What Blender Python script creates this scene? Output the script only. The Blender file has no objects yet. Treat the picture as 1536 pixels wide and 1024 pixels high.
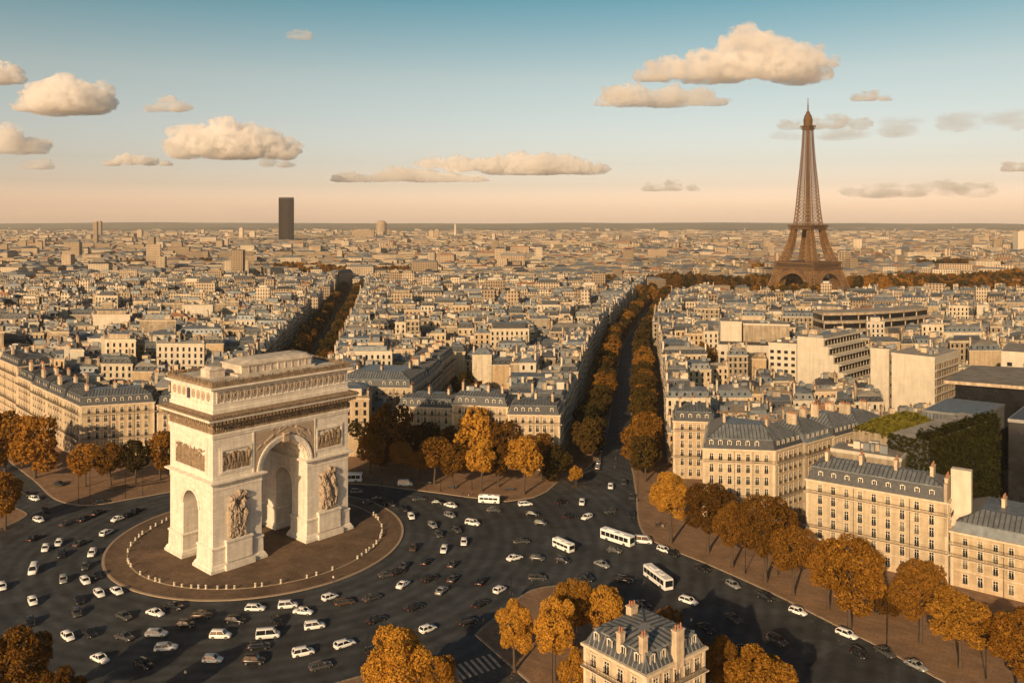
import bpy, bmesh, math, random
import numpy as np
from mathutils import Vector, Matrix, noise as mnoise
R = math.radians
sc = bpy.context.scene
COL = sc.collection
# ------------------------------------------------------------------ camera
H0, F, CX, HY = 90.5, 1264.0, 768.0, 336.0
cd = bpy.data.cameras.new('camera'); cam = bpy.data.objects.new('camera', cd); COL.objects.link(cam)
cam.location = (0, 0, H0); cam.rotation_euler = (R(90), 0, 0)
cd.sensor_width = 36; cd.lens = F / 1536 * 36; cd.shift_y = -(512 - HY) / 1536
cd.clip_start = 1; cd.clip_end = 60000
sc.camera = cam
# ------------------------------------------------------------------ light
SUN_AZ = Vector((-0.42, -0.907, 0)).normalized(); SUN_EL = R(20)
tosun = Vector((SUN_AZ.x * math.cos(SUN_EL), SUN_AZ.y * math.cos(SUN_EL), math.sin(SUN_EL)))
sd = bpy.data.lights.new('sun', 'SUN'); sd.energy = 5.6; sd.angle = R(0.6); sd.color = (1.0, 0.70, 0.40)
sun = bpy.data.objects.new('sun', sd); COL.objects.link(sun)
sun.rotation_euler = (-tosun).to_track_quat('-Z', 'Y').to_euler()
W = bpy.data.worlds.new('World'); sc.world = W; W.use_nodes = True
nt = W.node_tree; nt.nodes.clear()
wo = nt.nodes.new('ShaderNodeOutputWorld'); bg = nt.nodes.new('ShaderNodeBackground')
sky = nt.nodes.new('ShaderNodeTexSky'); sky.sky_type = 'NISHITA'; sky.sun_disc = False
sky.sun_elevation = SUN_EL; sky.sun_rotation = math.atan2(SUN_AZ.x, SUN_AZ.y)
sky.air_density = 1.0; sky.dust_density = 2.0; sky.ozone_density = 1.2
tc = nt.nodes.new('ShaderNodeTexCoord'); sx = nt.nodes.new('ShaderNodeSeparateXYZ')
rp = nt.nodes.new('ShaderNodeValToRGB'); mx = nt.nodes.new('ShaderNodeMix'); mx.data_type = 'RGBA'; mx.blend_type = 'MULTIPLY'
mx.inputs[0].default_value = 1
nt.links.new(tc.outputs['Generated'], sx.inputs[0]); nt.links.new(sx.outputs['Z'], rp.inputs[0])
# air colour by height above the horizon: warm dusty haze low down, clear teal above
el = rp.color_ramp.elements
SKYRAMP = [(0.0, (5.8, 3.85, 3.35)), (0.02, (3.65, 2.55, 2.35)), (0.045, (2.15, 1.62, 1.56)), (0.07, (1.76, 1.40, 1.32)), (0.10, (1.72, 1.40, 1.26)), (0.168, (1.56, 1.33, 1.06)), (0.254, (.64, 1.0, .86)), (0.42, (.24, .36, .42))]
el[0].position, el[1].position = SKYRAMP[0][0], SKYRAMP[-1][0]
el[0].color, el[1].color = (*SKYRAMP[0][1], 1), (*SKYRAMP[-1][1], 1)
for p, c in SKYRAMP[1:-1]:
    e = el.new(p); e.color = (*c, 1)
nt.links.new(sky.outputs[0], mx.inputs['A']); nt.links.new(rp.outputs[0], mx.inputs['B'])
nt.links.new(mx.outputs['Result'], bg.inputs['Color']); bg.inputs['Strength'].default_value = 0.1
nt.links.new(bg.outputs[0], wo.inputs['Surface'])
sc.view_settings.view_transform = 'Standard'; sc.view_settings.look = 'None'; sc.view_settings.gamma = 1
sc.view_settings.exposure = 0.0
cy = sc.cycles
cy.max_bounces = 12; cy.diffuse_bounces = 4; cy.glossy_bounces = 2; cy.transparent_max_bounces = 8; cy.volume_bounces = 10
cy.transmission_bounces = 2; cy.use_adaptive_sampling = True; cy.adaptive_threshold = 0.02
try:
    cy.use_denoising = True; cy.denoiser = 'OPENIMAGEDENOISE'
except Exception: pass

# ------------------------------------------------------------------ helpers
def G(px, py, z=0.0):
    """a point seen at a place in the photo, on the level z"""
    Y = F * (H0 - z) / (py - HY); return ((px - CX) / F * Y, Y)
def V3(x, y, z): return (x, y, z)

class MB:
    def __init__(s): s.v, s.f, s.m = [], [], []
    def pts(s, P):
        n = len(s.v); s.v.extend([tuple(p) for p in P]); return n
    def poly(s, P, mi=0):
        n = s.pts(P); s.f.append(tuple(range(n, n + len(P)))); s.m.append(mi)
    def obox(s, o, a, b, c, mi=0, top=None, bottom=True):
        o, a, b, c = Vector(o), Vector(a), Vector(b), Vector(c)
        n = s.pts([o, o + a, o + a + b, o + b, o + c, o + a + c, o + a + b + c, o + b + c])
        F_ = [(0, 1, 5, 4), (1, 2, 6, 5), (2, 3, 7, 6), (3, 0, 4, 7), (4, 5, 6, 7)]
        if bottom: F_.append((3, 2, 1, 0))
        for i, q in enumerate(F_):
            s.f.append(tuple(n + k for k in q)); s.m.append(top if (top is not None and i == 4) else mi)
    def box(s, x0, y0, z0, x1, y1, z1, mi=0, top=None):
        s.obox((x0, y0, z0), (x1 - x0, 0, 0), (0, y1 - y0, 0), (0, 0, z1 - z0), mi, top)
    def beam(s, p, q, w, mi=0, w2=None):
        p, q = Vector(p), Vector(q); d = (q - p)
        if d.length < 1e-6: return
        dn = d.normalized(); up = Vector((0, 0, 1)) if abs(dn.z) < .95 else Vector((1, 0, 0))
        a = dn.cross(up).normalized(); b = a.cross(dn).normalized(); w2 = w if w2 is None else w2
        P = []
        for c, ww in ((p, w), (q, w2)):
            for sa, sb in ((-1, -1), (1, -1), (1, 1), (-1, 1)): P.append(c + a * sa * ww / 2 + b * sb * ww / 2)
        n = s.pts(P)
        for q_ in ((0, 1, 5, 4), (1, 2, 6, 5), (2, 3, 7, 6), (3, 0, 4, 7), (0, 3, 2, 1), (4, 5, 6, 7)):
            s.f.append(tuple(n + k for k in q_)); s.m.append(mi)
    def cone(s, p, q, r0, r1, seg=8, mi=0, caps=True):
        p, q = Vector(p), Vector(q); dn = (q - p).normalized(); up = Vector((0, 0, 1)) if abs(dn.z) < .95 else Vector((1, 0, 0))
        a = dn.cross(up).normalized(); b = a.cross(dn).normalized()
        n = s.pts([c + (a * math.cos(t) + b * math.sin(t)) * r for c, r in ((p, r0), (q, r1)) for t in [2 * math.pi * k / seg for k in range(seg)]])
        for k in range(seg):
            k2 = (k + 1) % seg; s.f.append((n + k, n + seg + k, n + seg + k2, n + k2)); s.m.append(mi)
        if caps:
            s.f.append(tuple(n + seg + k for k in range(seg - 1, -1, -1))); s.m.append(mi)
            s.f.append(tuple(n + k for k in range(seg))); s.m.append(mi)
    def prism(s, P, z0, z1, mi=0, top=None, bottom=False):
        n = len(P)
        for i in range(n):
            a, b = P[i], P[(i + 1) % n]
            s.poly([(a[0], a[1], z0), (b[0], b[1], z0), (b[0], b[1], z1), (a[0], a[1], z1)], mi)
        s.poly([(p[0], p[1], z1) for p in P], mi if top is None else top)
        if bottom: s.poly([(p[0], p[1], z0) for p in reversed(P)], mi)
    def frust(s, P, z0, Q, z1, mi=0):
        n = len(P)
        for i in range(n):
            j = (i + 1) % n
            s.poly([(P[i][0], P[i][1], z0), (P[j][0], P[j][1], z0), (Q[j][0], Q[j][1], z1), (Q[i][0], Q[i][1], z1)], mi)
    def lathe(s, prof, seg=16, mi=0, c=(0, 0)):
        n0 = len(s.v)
        for r, z in prof:
            for k in range(seg):
                t = 2 * math.pi * k / seg; s.v.append((c[0] + r * math.cos(t), c[1] + r * math.sin(t), z))
        for i in range(len(prof) - 1):
            for k in range(seg):
                k2 = (k + 1) % seg
                s.f.append((n0 + i * seg + k, n0 + i * seg + k2, n0 + (i + 1) * seg + k2, n0 + (i + 1) * seg + k)); s.m.append(mi)
    def mesh(s, name, mats, smooth=False, off=(0, 0, 0)):
        me = bpy.data.meshes.new(name)
        if off != (0, 0, 0): vv = [(x - off[0], y - off[1], z - off[2]) for x, y, z in s.v]
        else: vv = s.v
        me.from_pydata(vv, [], s.f)
        for m in mats: me.materials.append(m)
        if len(mats) > 1: me.polygons.foreach_set('material_index', s.m)
        if smooth: me.polygons.foreach_set('use_smooth', [True] * len(me.polygons))
        me.update(); return me
    def build(s, name, mats, parent=None, off=(0, 0, 0), smooth=False):
        if not isinstance(mats, (list, tuple)): mats = [mats]
        return link(name, s.mesh(name, mats, smooth, off), parent)
def inset(P, d):
    n = len(P); out = []
    for i in range(n):
        a, b, c = Vector(P[i - 1]).to_2d(), Vector(P[i]).to_2d(), Vector(P[(i + 1) % n]).to_2d()
        e1, e2 = (b - a).normalized(), (c - b).normalized(); n1, n2 = Vector((-e1.y, e1.x)), Vector((-e2.y, e2.x))
        k = 1 + n1.dot(n2); out.append(tuple(b + (n1 + n2) * (d / max(.2, k))))
    return out
def link(name, me, parent=None, loc=None, rz=None, scale=None):
    o = bpy.data.objects.new(name, me); COL.objects.link(o)
    if parent is not None: o.parent = parent
    if loc is not None: o.location = loc
    if rz is not None: o.rotation_euler = (0, 0, rz)
    if scale is not None: o.scale = scale
    return o
def tag(o, label, cat, group=None, kind=None):
    if label: o['label'] = label
    if cat: o['category'] = cat
    if group: o['group'] = group
    if kind: o['kind'] = kind
    return o
def thing(name, loc, label, cat, group=None, rz=0.0):
    o = link(name, None, None, loc, rz); o.empty_display_size = 1
    return tag(o, label, cat, group)
def struct(o): o['kind'] = 'structure'; return o
def stuff(o): o['kind'] = 'stuff'; return o

# ------------------------------------------------------------------ materials
def mat(name, c, rough=.8, metal=0., var=.25, scale=.4, bump=0., bscale=4., stain=0., rnd=0., spec=.3, c2=None, stretch=None, emit=None):
    m = bpy.data.materials.new(name); m.use_nodes = True; t = m.node_tree; b = t.nodes['Principled BSDF']
    b.inputs['Roughness'].default_value = rough; b.inputs['Metallic'].default_value = metal
    b.inputs['Specular IOR Level'].default_value = spec
    co = t.nodes.new('ShaderNodeTexCoord'); src = co.outputs['Object']
    if stretch:
        mp = t.nodes.new('ShaderNodeMapping'); mp.inputs['Scale'].default_value = stretch; t.links.new(src, mp.inputs[0]); vec = mp.outputs[0]
    else: vec = src
    nz = t.nodes.new('ShaderNodeTexNoise'); nz.inputs['Scale'].default_value = scale; nz.inputs['Detail'].default_value = 5; nz.inputs['Roughness'].default_value = .65
    t.links.new(vec, nz.inputs['Vector'])
    r = t.nodes.new('ShaderNodeValToRGB'); e = r.color_ramp.elements
    lo = [max(0, x * (1 - var)) for x in c]; hi = [min(1, x * (1 + var)) for x in (c2 or c)]
    e[0].position = .3; e[1].position = .7; e[0].color = (*lo, 1); e[1].color = (*hi, 1)
    t.links.new(nz.outputs['Fac'], r.inputs[0]); col = r.outputs[0]
    if stain:
        mp2 = t.nodes.new('ShaderNodeMapping'); mp2.inputs['Scale'].default_value = (.9, .9, .09); t.links.new(src, mp2.inputs[0])
        n2 = t.nodes.new('ShaderNodeTexNoise'); n2.inputs['Scale'].default_value = 1.; n2.inputs['Detail'].default_value = 4
        t.links.new(mp2.outputs[0], n2.inputs['Vector'])
        r2 = t.nodes.new('ShaderNodeValToRGB'); r2.color_ramp.elements[0].position = .35; r2.color_ramp.elements[1].position = .6
        r2.color_ramp.elements[0].color = (1 - stain, 1 - stain * 1.05, 1 - stain * 1.15, 1); r2.color_ramp.elements[1].color = (1, 1, 1, 1)
        t.links.new(n2.outputs['Fac'], r2.inputs[0])
        mm = t.nodes.new('ShaderNodeMix'); mm.data_type = 'RGBA'; mm.blend_type = 'MULTIPLY'; mm.inputs[0].default_value = 1
        t.links.new(col, mm.inputs['A']); t.links.new(r2.outputs[0], mm.inputs['B']); col = mm.outputs['Result']
    if rnd:
        oi = t.nodes.new('ShaderNodeObjectInfo'); mr = t.nodes.new('ShaderNodeMapRange')
        mr.inputs['To Min'].default_value = 1 - rnd; mr.inputs['To Max'].default_value = 1 + rnd * .6
        t.links.new(oi.outputs['Random'], mr.inputs['Value'])
        mm = t.nodes.new('ShaderNodeMix'); mm.data_type = 'RGBA'; mm.blend_type = 'MULTIPLY'; mm.inputs[0].default_value = 1
        t.links.new(col, mm.inputs['A']); t.links.new(mr.outputs[0], mm.inputs['B']); col = mm.outputs['Result']
    t.links.new(col, b.inputs['Base Color'])
    if bump:
        n3 = t.nodes.new('ShaderNodeTexNoise'); n3.inputs['Scale'].default_value = bscale; n3.inputs['Detail'].default_value = 4
        t.links.new(vec, n3.inputs['Vector'])
        bp = t.nodes.new('ShaderNodeBump'); bp.inputs['Strength'].default_value = bump; bp.inputs['Distance'].default_value = .2
        t.links.new(n3.outputs['Fac'], bp.inputs['Height']); t.links.new(bp.outputs[0], b.inputs['Normal'])
    if emit:
        b.inputs['Emission Color'].default_value = (*emit[0], 1); b.inputs['Emission Strength'].default_value = emit[1]
    m['col'] = 1
    return m
def grid_mat(name, c, line, sx_=1.2, sz_=.6, mortar=.03, rough=.85, stain=.2, rnd=.12, var=.12):
    """masonry whose courses run round the wall: brick pattern over (x+y, z)"""
    m = mat(name, c, rough, 0, var, .5, stain=stain, rnd=rnd); t = m.node_tree; b = t.nodes['Principled BSDF']
    src = b.inputs['Base Color'].links[0].from_socket
    co = t.nodes.new('ShaderNodeTexCoord'); s = t.nodes.new('ShaderNodeSeparateXYZ'); t.links.new(co.outputs['Object'], s.inputs[0])
    ad = t.nodes.new('ShaderNodeMath'); t.links.new(s.outputs[0], ad.inputs[0]); t.links.new(s.outputs[1], ad.inputs[1])
    cb = t.nodes.new('ShaderNodeCombineXYZ'); t.links.new(ad.outputs[0], cb.inputs[0]); t.links.new(s.outputs[2], cb.inputs[1])
    bt = t.nodes.new('ShaderNodeTexBrick'); bt.inputs['Scale'].default_value = 1; bt.inputs['Brick Width'].default_value = sx_; bt.inputs['Row Height'].default_value = sz_
    bt.inputs['Mortar Size'].default_value = mortar; bt.inputs['Color1'].default_value = (1, 1, 1, 1); bt.inputs['Color2'].default_value = (.86, .86, .86, 1)
    bt.inputs['Mortar'].default_value = (line, line, line, 1); t.links.new(cb.outputs[0], bt.inputs['Vector'])
    mm = t.nodes.new('ShaderNodeMix'); mm.data_type = 'RGBA'; mm.blend_type = 'MULTIPLY'; mm.inputs[0].default_value = 1
    t.links.new(src, mm.inputs['A']); t.links.new(bt.outputs['Color'], mm.inputs['B']); t.links.new(mm.outputs['Result'], b.inputs['Base Color'])
    return m
def window_mat(name, c, dark, rough=.8, pw=2.6, ph=3.2, rnd=.2):
    """far-off facades: rows of dark window openings over (x+y, z)"""
    m = mat(name, c, rough, 0, .2, .05, rnd=rnd); t = m.node_tree; b = t.nodes['Principled BSDF']
    src = b.inputs['Base Color'].links[0].from_socket
    co = t.nodes.new('ShaderNodeTexCoord'); s = t.nodes.new('ShaderNodeSeparateXYZ'); t.links.new(co.outputs['Object'], s.inputs[0])
    def mth(op, a, bv=None):
        n = t.nodes.new('ShaderNodeMath'); n.operation = op
        for i, q in enumerate((a, bv)):
            if q is None: continue
            if isinstance(q, (int, float)): n.inputs[i].default_value = q
            else: t.links.new(q, n.inputs[i])
        return n.outputs[0]
    fu = mth('FRACT', mth('DIVIDE', mth('ADD', s.outputs[0], s.outputs[1]), pw)); fz = mth('FRACT', mth('DIVIDE', s.outputs[2], ph))
    inu = mth('LESS_THAN', mth('ABSOLUTE', mth('SUBTRACT', fu, .5)), .24); inz = mth('LESS_THAN', mth('ABSOLUTE', mth('SUBTRACT', fz, .5)), .32)
    k = mth('MULTIPLY', inu, inz)
    mm = t.nodes.new('ShaderNodeMix'); mm.data_type = 'RGBA'; t.links.new(k, mm.inputs[0])
    t.links.new(src, mm.inputs['A']); mm.inputs['B'].default_value = (*dark, 1); t.links.new(mm.outputs['Result'], b.inputs['Base Color'])
    return m
def leaf_mat(name, c1, c2, trans=.35):
    m = bpy.data.materials.new(name); m.use_nodes = True; t = m.node_tree; t.nodes.clear()
    o = t.nodes.new('ShaderNodeOutputMaterial'); d = t.nodes.new('ShaderNodeBsdfDiffuse'); tr = t.nodes.new('ShaderNodeBsdfTranslucent'); ms = t.nodes.new('ShaderNodeMixShader')
    co = t.nodes.new('ShaderNodeTexCoord'); nz = t.nodes.new('ShaderNodeTexNoise'); nz.inputs['Scale'].default_value = 7; nz.inputs['Detail'].default_value = 6; nz.inputs['Roughness'].default_value = .75
    t.links.new(co.outputs['Object'], nz.inputs[0])
    oi = t.nodes.new('ShaderNodeObjectInfo'); ad = t.nodes.new('ShaderNodeMath'); ad.operation = 'MULTIPLY_ADD'
    ad.inputs[1].default_value = .34; t.links.new(oi.outputs['Random'], ad.inputs[0]); sb = t.nodes.new('ShaderNodeMath'); sb.operation = 'SUBTRACT'; sb.inputs[1].default_value = .17
    t.links.new(nz.outputs['Fac'], ad.inputs[2]); t.links.new(ad.outputs[0], sb.inputs[0])
    r = t.nodes.new('ShaderNodeValToRGB'); r.color_ramp.elements[0].position = .33; r.color_ramp.elements[1].position = .67
    r.color_ramp.elements[0].color = (*c1, 1); r.color_ramp.elements[1].color = (*c2, 1); t.links.new(sb.outputs[0], r.inputs[0])
    t.links.new(r.outputs[0], d.inputs[0]); t.links.new(r.outputs[0], tr.inputs[0]); ms.inputs[0].default_value = trans
    t.links.new(d.outputs[0], ms.inputs[1]); t.links.new(tr.outputs[0], ms.inputs[2]); t.links.new(ms.outputs[0], o.inputs[0])
    return m

M = {}
M['asphalt'] = mat('asphalt', (.045, .048, .050), .75, 0, .45, .22, bump=.25, bscale=3)
M['pave'] = mat('paving', (.25, .15, .085), .9, 0, .22, .15, bump=.2, bscale=3)
M['kerb'] = mat('kerb_stone', (.34, .25, .17), .85, 0, .15, .6)
M['island'] = mat('island_setts', (.15, .095, .058), .9, 0, .35, .12, bump=.4, bscale=2.2)
M['ground'] = mat('city_ground', (.10, .085, .07), .95, 0, .3, .01)
M['paint'] = mat('road_paint', (.42, .33, .25), .8, 0, .3, 1.5)
M['hill'] = mat('hill', (.10, .09, .06), .95, 0, .35, .002)
M['arch'] = grid_mat('arch_stone', (.75, .675, .575), .80, 1.9, .75, .05, stain=.16, rnd=0, var=.09)
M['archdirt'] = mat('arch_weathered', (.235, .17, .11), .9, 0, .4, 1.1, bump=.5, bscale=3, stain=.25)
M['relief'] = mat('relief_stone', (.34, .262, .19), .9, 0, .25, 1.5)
M['archroof'] = mat('arch_terrace', (.50, .43, .35), .9, 0, .35, .4, bump=.3)
for i, c in enumerate([(.54, .41, .265), (.59, .46, .31), (.48, .36, .235), (.62, .52, .39), (.55, .395, .24)]):
    M['wall%d' % i] = grid_mat('facade_stone', c, .86, 1.6, .55, .03, stain=.22, rnd=.12)
M['trim'] = mat('cornice_stone', (.60, .49, .36), .85, 0, .15, 1., stain=.15)
M['white'] = mat('white_render', (.54, .47, .375), .85, 0, .1, .3, stain=.12, rnd=.1)
M['party'] = mat('party_wall_render', (.36, .285, .205), .9, 0, .25, .25, stain=.35, rnd=.2)
M['zinc'] = mat('zinc_sheet', (.165, .18, .19), .5, .25, .35, .5, rnd=.2, spec=.5, stretch=(1, 1, 1))
M['zincl'] = mat('pale_zinc', (.22, .215, .205), .55, .15, .25, .5, rnd=.2)
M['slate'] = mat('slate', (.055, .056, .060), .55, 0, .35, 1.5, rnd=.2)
M['flat'] = mat('flat_roof_gravel', (.27, .24, .20), .95, 0, .3, .3, rnd=.3)
M['terra'] = mat('clay_tiles', (.30, .15, .085), .85, 0, .3, .6, rnd=.2)
M['chim'] = mat('chimney_render', (.55, .43, .30), .9, 0, .25, .8, stain=.3, rnd=.2)
M['pot'] = mat('chimney_pot', (.34, .15, .08), .8, 0, .2, 2)
M['glass'] = mat('window_glass', (.012, .015, .018), .12, 0, .5, .4, spec=.6)
M['darkglass'] = mat('curtain_glass', (.012, .013, .015), .18, 0, .4, .3, spec=.5)
M['curtain'] = mat('curtained_pane', (.16, .135, .10), .3, 0, .3, .8, spec=.5)
M['frame'] = mat('window_paint', (.62, .56, .46), .5, 0, .1, 3)
M['iron'] = mat('black_iron', (.02, .02, .021), .5, .4, .2, 3)
M['eiffel'] = mat('puddled_iron', (.16, .088, .038), .7, .1, .3, .15)
M['eiffeld'] = mat('iron_deck', (.10, .056, .027), .75, .1, .3, .15)
M['leaf4'] = leaf_mat('shrub_leaves', (.05, .055, .012), (.19, .16, .025), .2)
M['fallen'] = mat('fallen_leaves', (.26, .12, .03), .9, 0, .5, 2)
M['bark'] = mat('bark', (.075, .052, .036), .9, 0, .3, 3, bump=.3)
M['leaf0'] = leaf_mat('autumn_leaves', (.19, .08, .012), (.58, .30, .045))
M['leaf1'] = leaf_mat('brown_leaves', (.10, .048, .011), (.36, .168, .027))
M['leaf2'] = leaf_mat('olive_leaves', (.035, .03, .010), (.11, .065, .016))
M['leaf3'] = leaf_mat('ivy_leaves', (.015, .018, .006), (.055, .047, .011), .2)  # ivy green darkened to stand in for shade on its sunlit wall
M['rubber'] = mat('rubber', (.012, .012, .012), .8, 0, .2, 5)
M['chrome'] = mat('alloy', (.5, .5, .5), .3, .9, .1, 5)
M['cwhite'] = mat('white_car_paint', (.78, .76, .73), .28, 0, .03, 1, spec=.5)
M['csilver'] = mat('silver_car_paint', (.36, .355, .34), .28, .4, .05, 1, spec=.5)
M['cblack'] = mat('black_car_paint', (.016, .016, .017), .22, 0, .1, 1, spec=.5)
M['cgrey'] = mat('grey_car_paint', (.07, .068, .066), .25, .2, .1, 1, spec=.5)
M['cbrown'] = mat('brown_car_paint', (.085, .05, .03), .28, .2, .1, 1, spec=.5)
M['headl'] = mat('headlight', (.75, .72, .65), .15, 0, .05, 5, spec=.6)
M['taill'] = mat('tail_light', (.42, .03, .015), .25, 0, .1, 5, spec=.6)
M['skin'] = mat('skin', (.45, .27, .18), .6, 0, .1, 5)
M['hair'] = mat('hair', (.03, .02, .015), .7, 0, .2, 8)
M['cloth'] = mat('dark_cloth', (.03, .03, .04), .9, 0, .3, 6)
M['cloth2'] = mat('pale_cloth', (.5, .45, .38), .9, 0, .2, 6)
M['tower'] = mat('tower_cladding', (.016, .010, .008), .8, 0, .25, .02, stretch=(1, 1, .05), spec=.1)
def ground_detail():
    """wear that belongs to the surfaces: patched, tyre polished asphalt round the island and jointed paving slabs"""
    def mul(t, a, b):
        mm = t.nodes.new('ShaderNodeMix'); mm.data_type = 'RGBA'; mm.blend_type = 'MULTIPLY'; mm.inputs[0].default_value = 1; t.links.new(a, mm.inputs['A']); t.links.new(b, mm.inputs['B']); return mm.outputs['Result']
    t = M['asphalt'].node_tree; b = t.nodes['Principled BSDF']; col = b.inputs['Base Color'].links[0].from_socket; co = t.nodes.new('ShaderNodeTexCoord')
    mp = t.nodes.new('ShaderNodeMapping'); mp.inputs['Location'].default_value = (72.8, -243.5, 0); t.links.new(co.outputs['Object'], mp.inputs[0])
    wv = t.nodes.new('ShaderNodeTexWave'); wv.wave_type = 'RINGS'; wv.rings_direction = 'Z'; wv.inputs['Scale'].default_value = .085; wv.inputs['Distortion'].default_value = 1.6; wv.inputs['Detail'].default_value = 3; wv.inputs['Detail Scale'].default_value = .6; t.links.new(mp.outputs[0], wv.inputs['Vector'])
    vo = t.nodes.new('ShaderNodeTexVoronoi'); vo.inputs['Scale'].default_value = .075; t.links.new(co.outputs['Object'], vo.inputs['Vector']); sp = t.nodes.new('ShaderNodeSeparateColor'); t.links.new(vo.outputs['Color'], sp.inputs[0])
    n2 = t.nodes.new('ShaderNodeTexNoise'); n2.inputs['Scale'].default_value = 1.4; n2.inputs['Detail'].default_value = 8; n2.inputs['Roughness'].default_value = .8; t.links.new(co.outputs['Object'], n2.inputs['Vector'])
    for sock, lo, hi in ((wv.outputs['Fac'], .80, 1.14), (sp.outputs[0], .80, 1.16), (n2.outputs['Fac'], .55, 1.45)):
        mr = t.nodes.new('ShaderNodeMapRange'); mr.inputs['To Min'].default_value = lo; mr.inputs['To Max'].default_value = hi; t.links.new(sock, mr.inputs['Value']); col = mul(t, col, mr.outputs[0])
    t.links.new(col, b.inputs['Base Color'])
    for k, w, h, ln in (('pave', 2.0, 1.0, .62), ('island', 1.2, .8, .6)):
        t = M[k].node_tree; b = t.nodes['Principled BSDF']; col = b.inputs['Base Color'].links[0].from_socket; co = t.nodes.new('ShaderNodeTexCoord'); mp = t.nodes.new('ShaderNodeMapping'); mp.inputs['Rotation'].default_value = (0, 0, .6); t.links.new(co.outputs['Object'], mp.inputs[0])
        bt = t.nodes.new('ShaderNodeTexBrick'); bt.inputs['Scale'].default_value = 1; bt.inputs['Brick Width'].default_value = w; bt.inputs['Row Height'].default_value = h; bt.inputs['Mortar Size'].default_value = .05
        bt.inputs['Color1'].default_value = (1.08, 1.08, 1.08, 1); bt.inputs['Color2'].default_value = (.84, .84, .84, 1); bt.inputs['Mortar'].default_value = (ln, ln, ln, 1); t.links.new(mp.outputs[0], bt.inputs['Vector']); t.links.new(mul(t, col, bt.outputs['Color']), b.inputs['Base Color'])
ground_detail()
# ================================================================== SETTING: ground, roads, pavements
mb = MB(); S = 13900
mb.poly([(-S, -2000, -.02), (S, -2000, -.02), (S, S, -.02), (-S, S, -.02)])
struct(mb.build('ground', M['ground']))
mb = MB(); mb.poly([(-330, 60, 0), (330, 60, 0), (330, 1300, 0), (-420, 1300, 0)])
struct(mb.build('road', M['asphalt']))
def C1(Y): return 35.8 + .155 * (Y - 298) + max(0, Y - 620) * .075
def C2(Y): return -140 - .145 * (Y - 622)
YEND = 1120
def av(c, off, y0, y1, step=60):
    ys = [y0 + (y1 - y0) * k / max(1, int(abs(y1 - y0) / step)) for k in range(int(abs(y1 - y0) / step) + 1)]
    return [(c(y) + off, y) for y in ys]
def slab(name, curb, rest, z=.14):
    P = curb + rest
    a = sum(P[i][0] * P[(i + 1) % len(P)][1] - P[(i + 1) % len(P)][0] * P[i][1] for i in range(len(P)))
    if a < 0: P = P[::-1]
    m = MB(); m.prism(P, -.01, z, 0); struct(m.build(name, M['pave']))
    k = MB()
    for i in range(len(curb) - 1):
        p, q = Vector((*curb[i], 0)), Vector((*curb[i + 1], 0)); d = (q - p).normalized(); n = Vector((-d.y, d.x, 0)) * .28
        k.obox(p - n - d * .1, (q - p) + d * .2, n * 2, (0, 0, z + .015))
    struct(k.build(name.replace('pavement', 'kerb'), M['kerb']))
gp = lambda L: [G(*p) for p in L]
def smooth_line(P, n=4):
    out = []
    for i in range(len(P) - 1):
        p0 = P[max(0, i - 1)]; p1 = P[i]; p2 = P[i + 1]; p3 = P[min(len(P) - 1, i + 2)]
        for k in range(n):
            t = k / n
            out.append(tuple(.5 * (2 * p1[j] + (p2[j] - p0[j]) * t + (2 * p0[j] - 5 * p1[j] + 4 * p2[j] - p3[j]) * t * t + (3 * p1[j] - p0[j] - 3 * p2[j] + p3[j]) * t ** 3) for j in (0, 1)))
    out.append(P[-1]); return out
B_curb = av(C2, 5, YEND, 360) + [(C2(310) + 9, 310), (C2(298) + 14, 298)] + gp([(526, 725), (560, 727), (600, 732), (650, 738), (700, 745), (760, 752), (800, 746), (820, 737), (838, 721)]) + [(C1(312) - 10, 312), (C1(330) - 6.5, 330)] + av(C1, -5, 345, YEND)
slab('pavement_middle', B_curb, [])
A_curb = [(-480, 610), (-255, 386)] + smooth_line([(-200, 330), (-169, 298), (-152, 279), (-141, 272), (-133, 272.5), (-125, 278), (-116, 284.5), (-106, 292)]) + [(C2(312) - 8, 312)] + av(C2, -5, 360, YEND)
slab('pavement_left', A_curb, [(-800, YEND)])
slab('pavement_far_left', [(-500, 610), (-270, 382)] + smooth_line([(-185, 294), (-163.7, 273), (-153, 264.5), (-150.7, 260), (-152, 252), (-158, 243), (-168, 234)]) + [(-420, 215)], [(-800, 215), (-800, 610)])
C_curb = av(C1, 5, YEND, 340) + [(C1(318) + 6, 318), (C1(303) + 7.2, 303)] + smooth_line(gp([(952, 725), (955, 745), (957, 775), (963, 795), (975, 808), (1010, 825), (1060, 845), (1150, 885), (1250, 935), (1330, 975), (1420, 1024)])) + [(104, 136), (135, 90)]
slab('pavement_right', C_curb, [(500, 90), (900, YEND)])
slab('pavement_point', [(4, 110), (4, 150), (3.7, 166.3)] + smooth_line(gp([(714, 952), (728, 938), (743, 926), (766, 906), (797, 886), (838, 879), (880, 885), (950, 915), (1010, 945), (1060, 985), (1110, 1024)])) + [(60, 135), (80, 90)], [(60, 70), (4, 70)])
slab('pavement_near', [(-70, 146), (-45, 160)] + smooth_line(gp([(511, 1023), (550, 1012), (600, 1000), (640, 990), (660, 987), (675, 997), (692, 1024)])) + [(-5, 150), (-5, 100)], [(-70, 100)])
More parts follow.
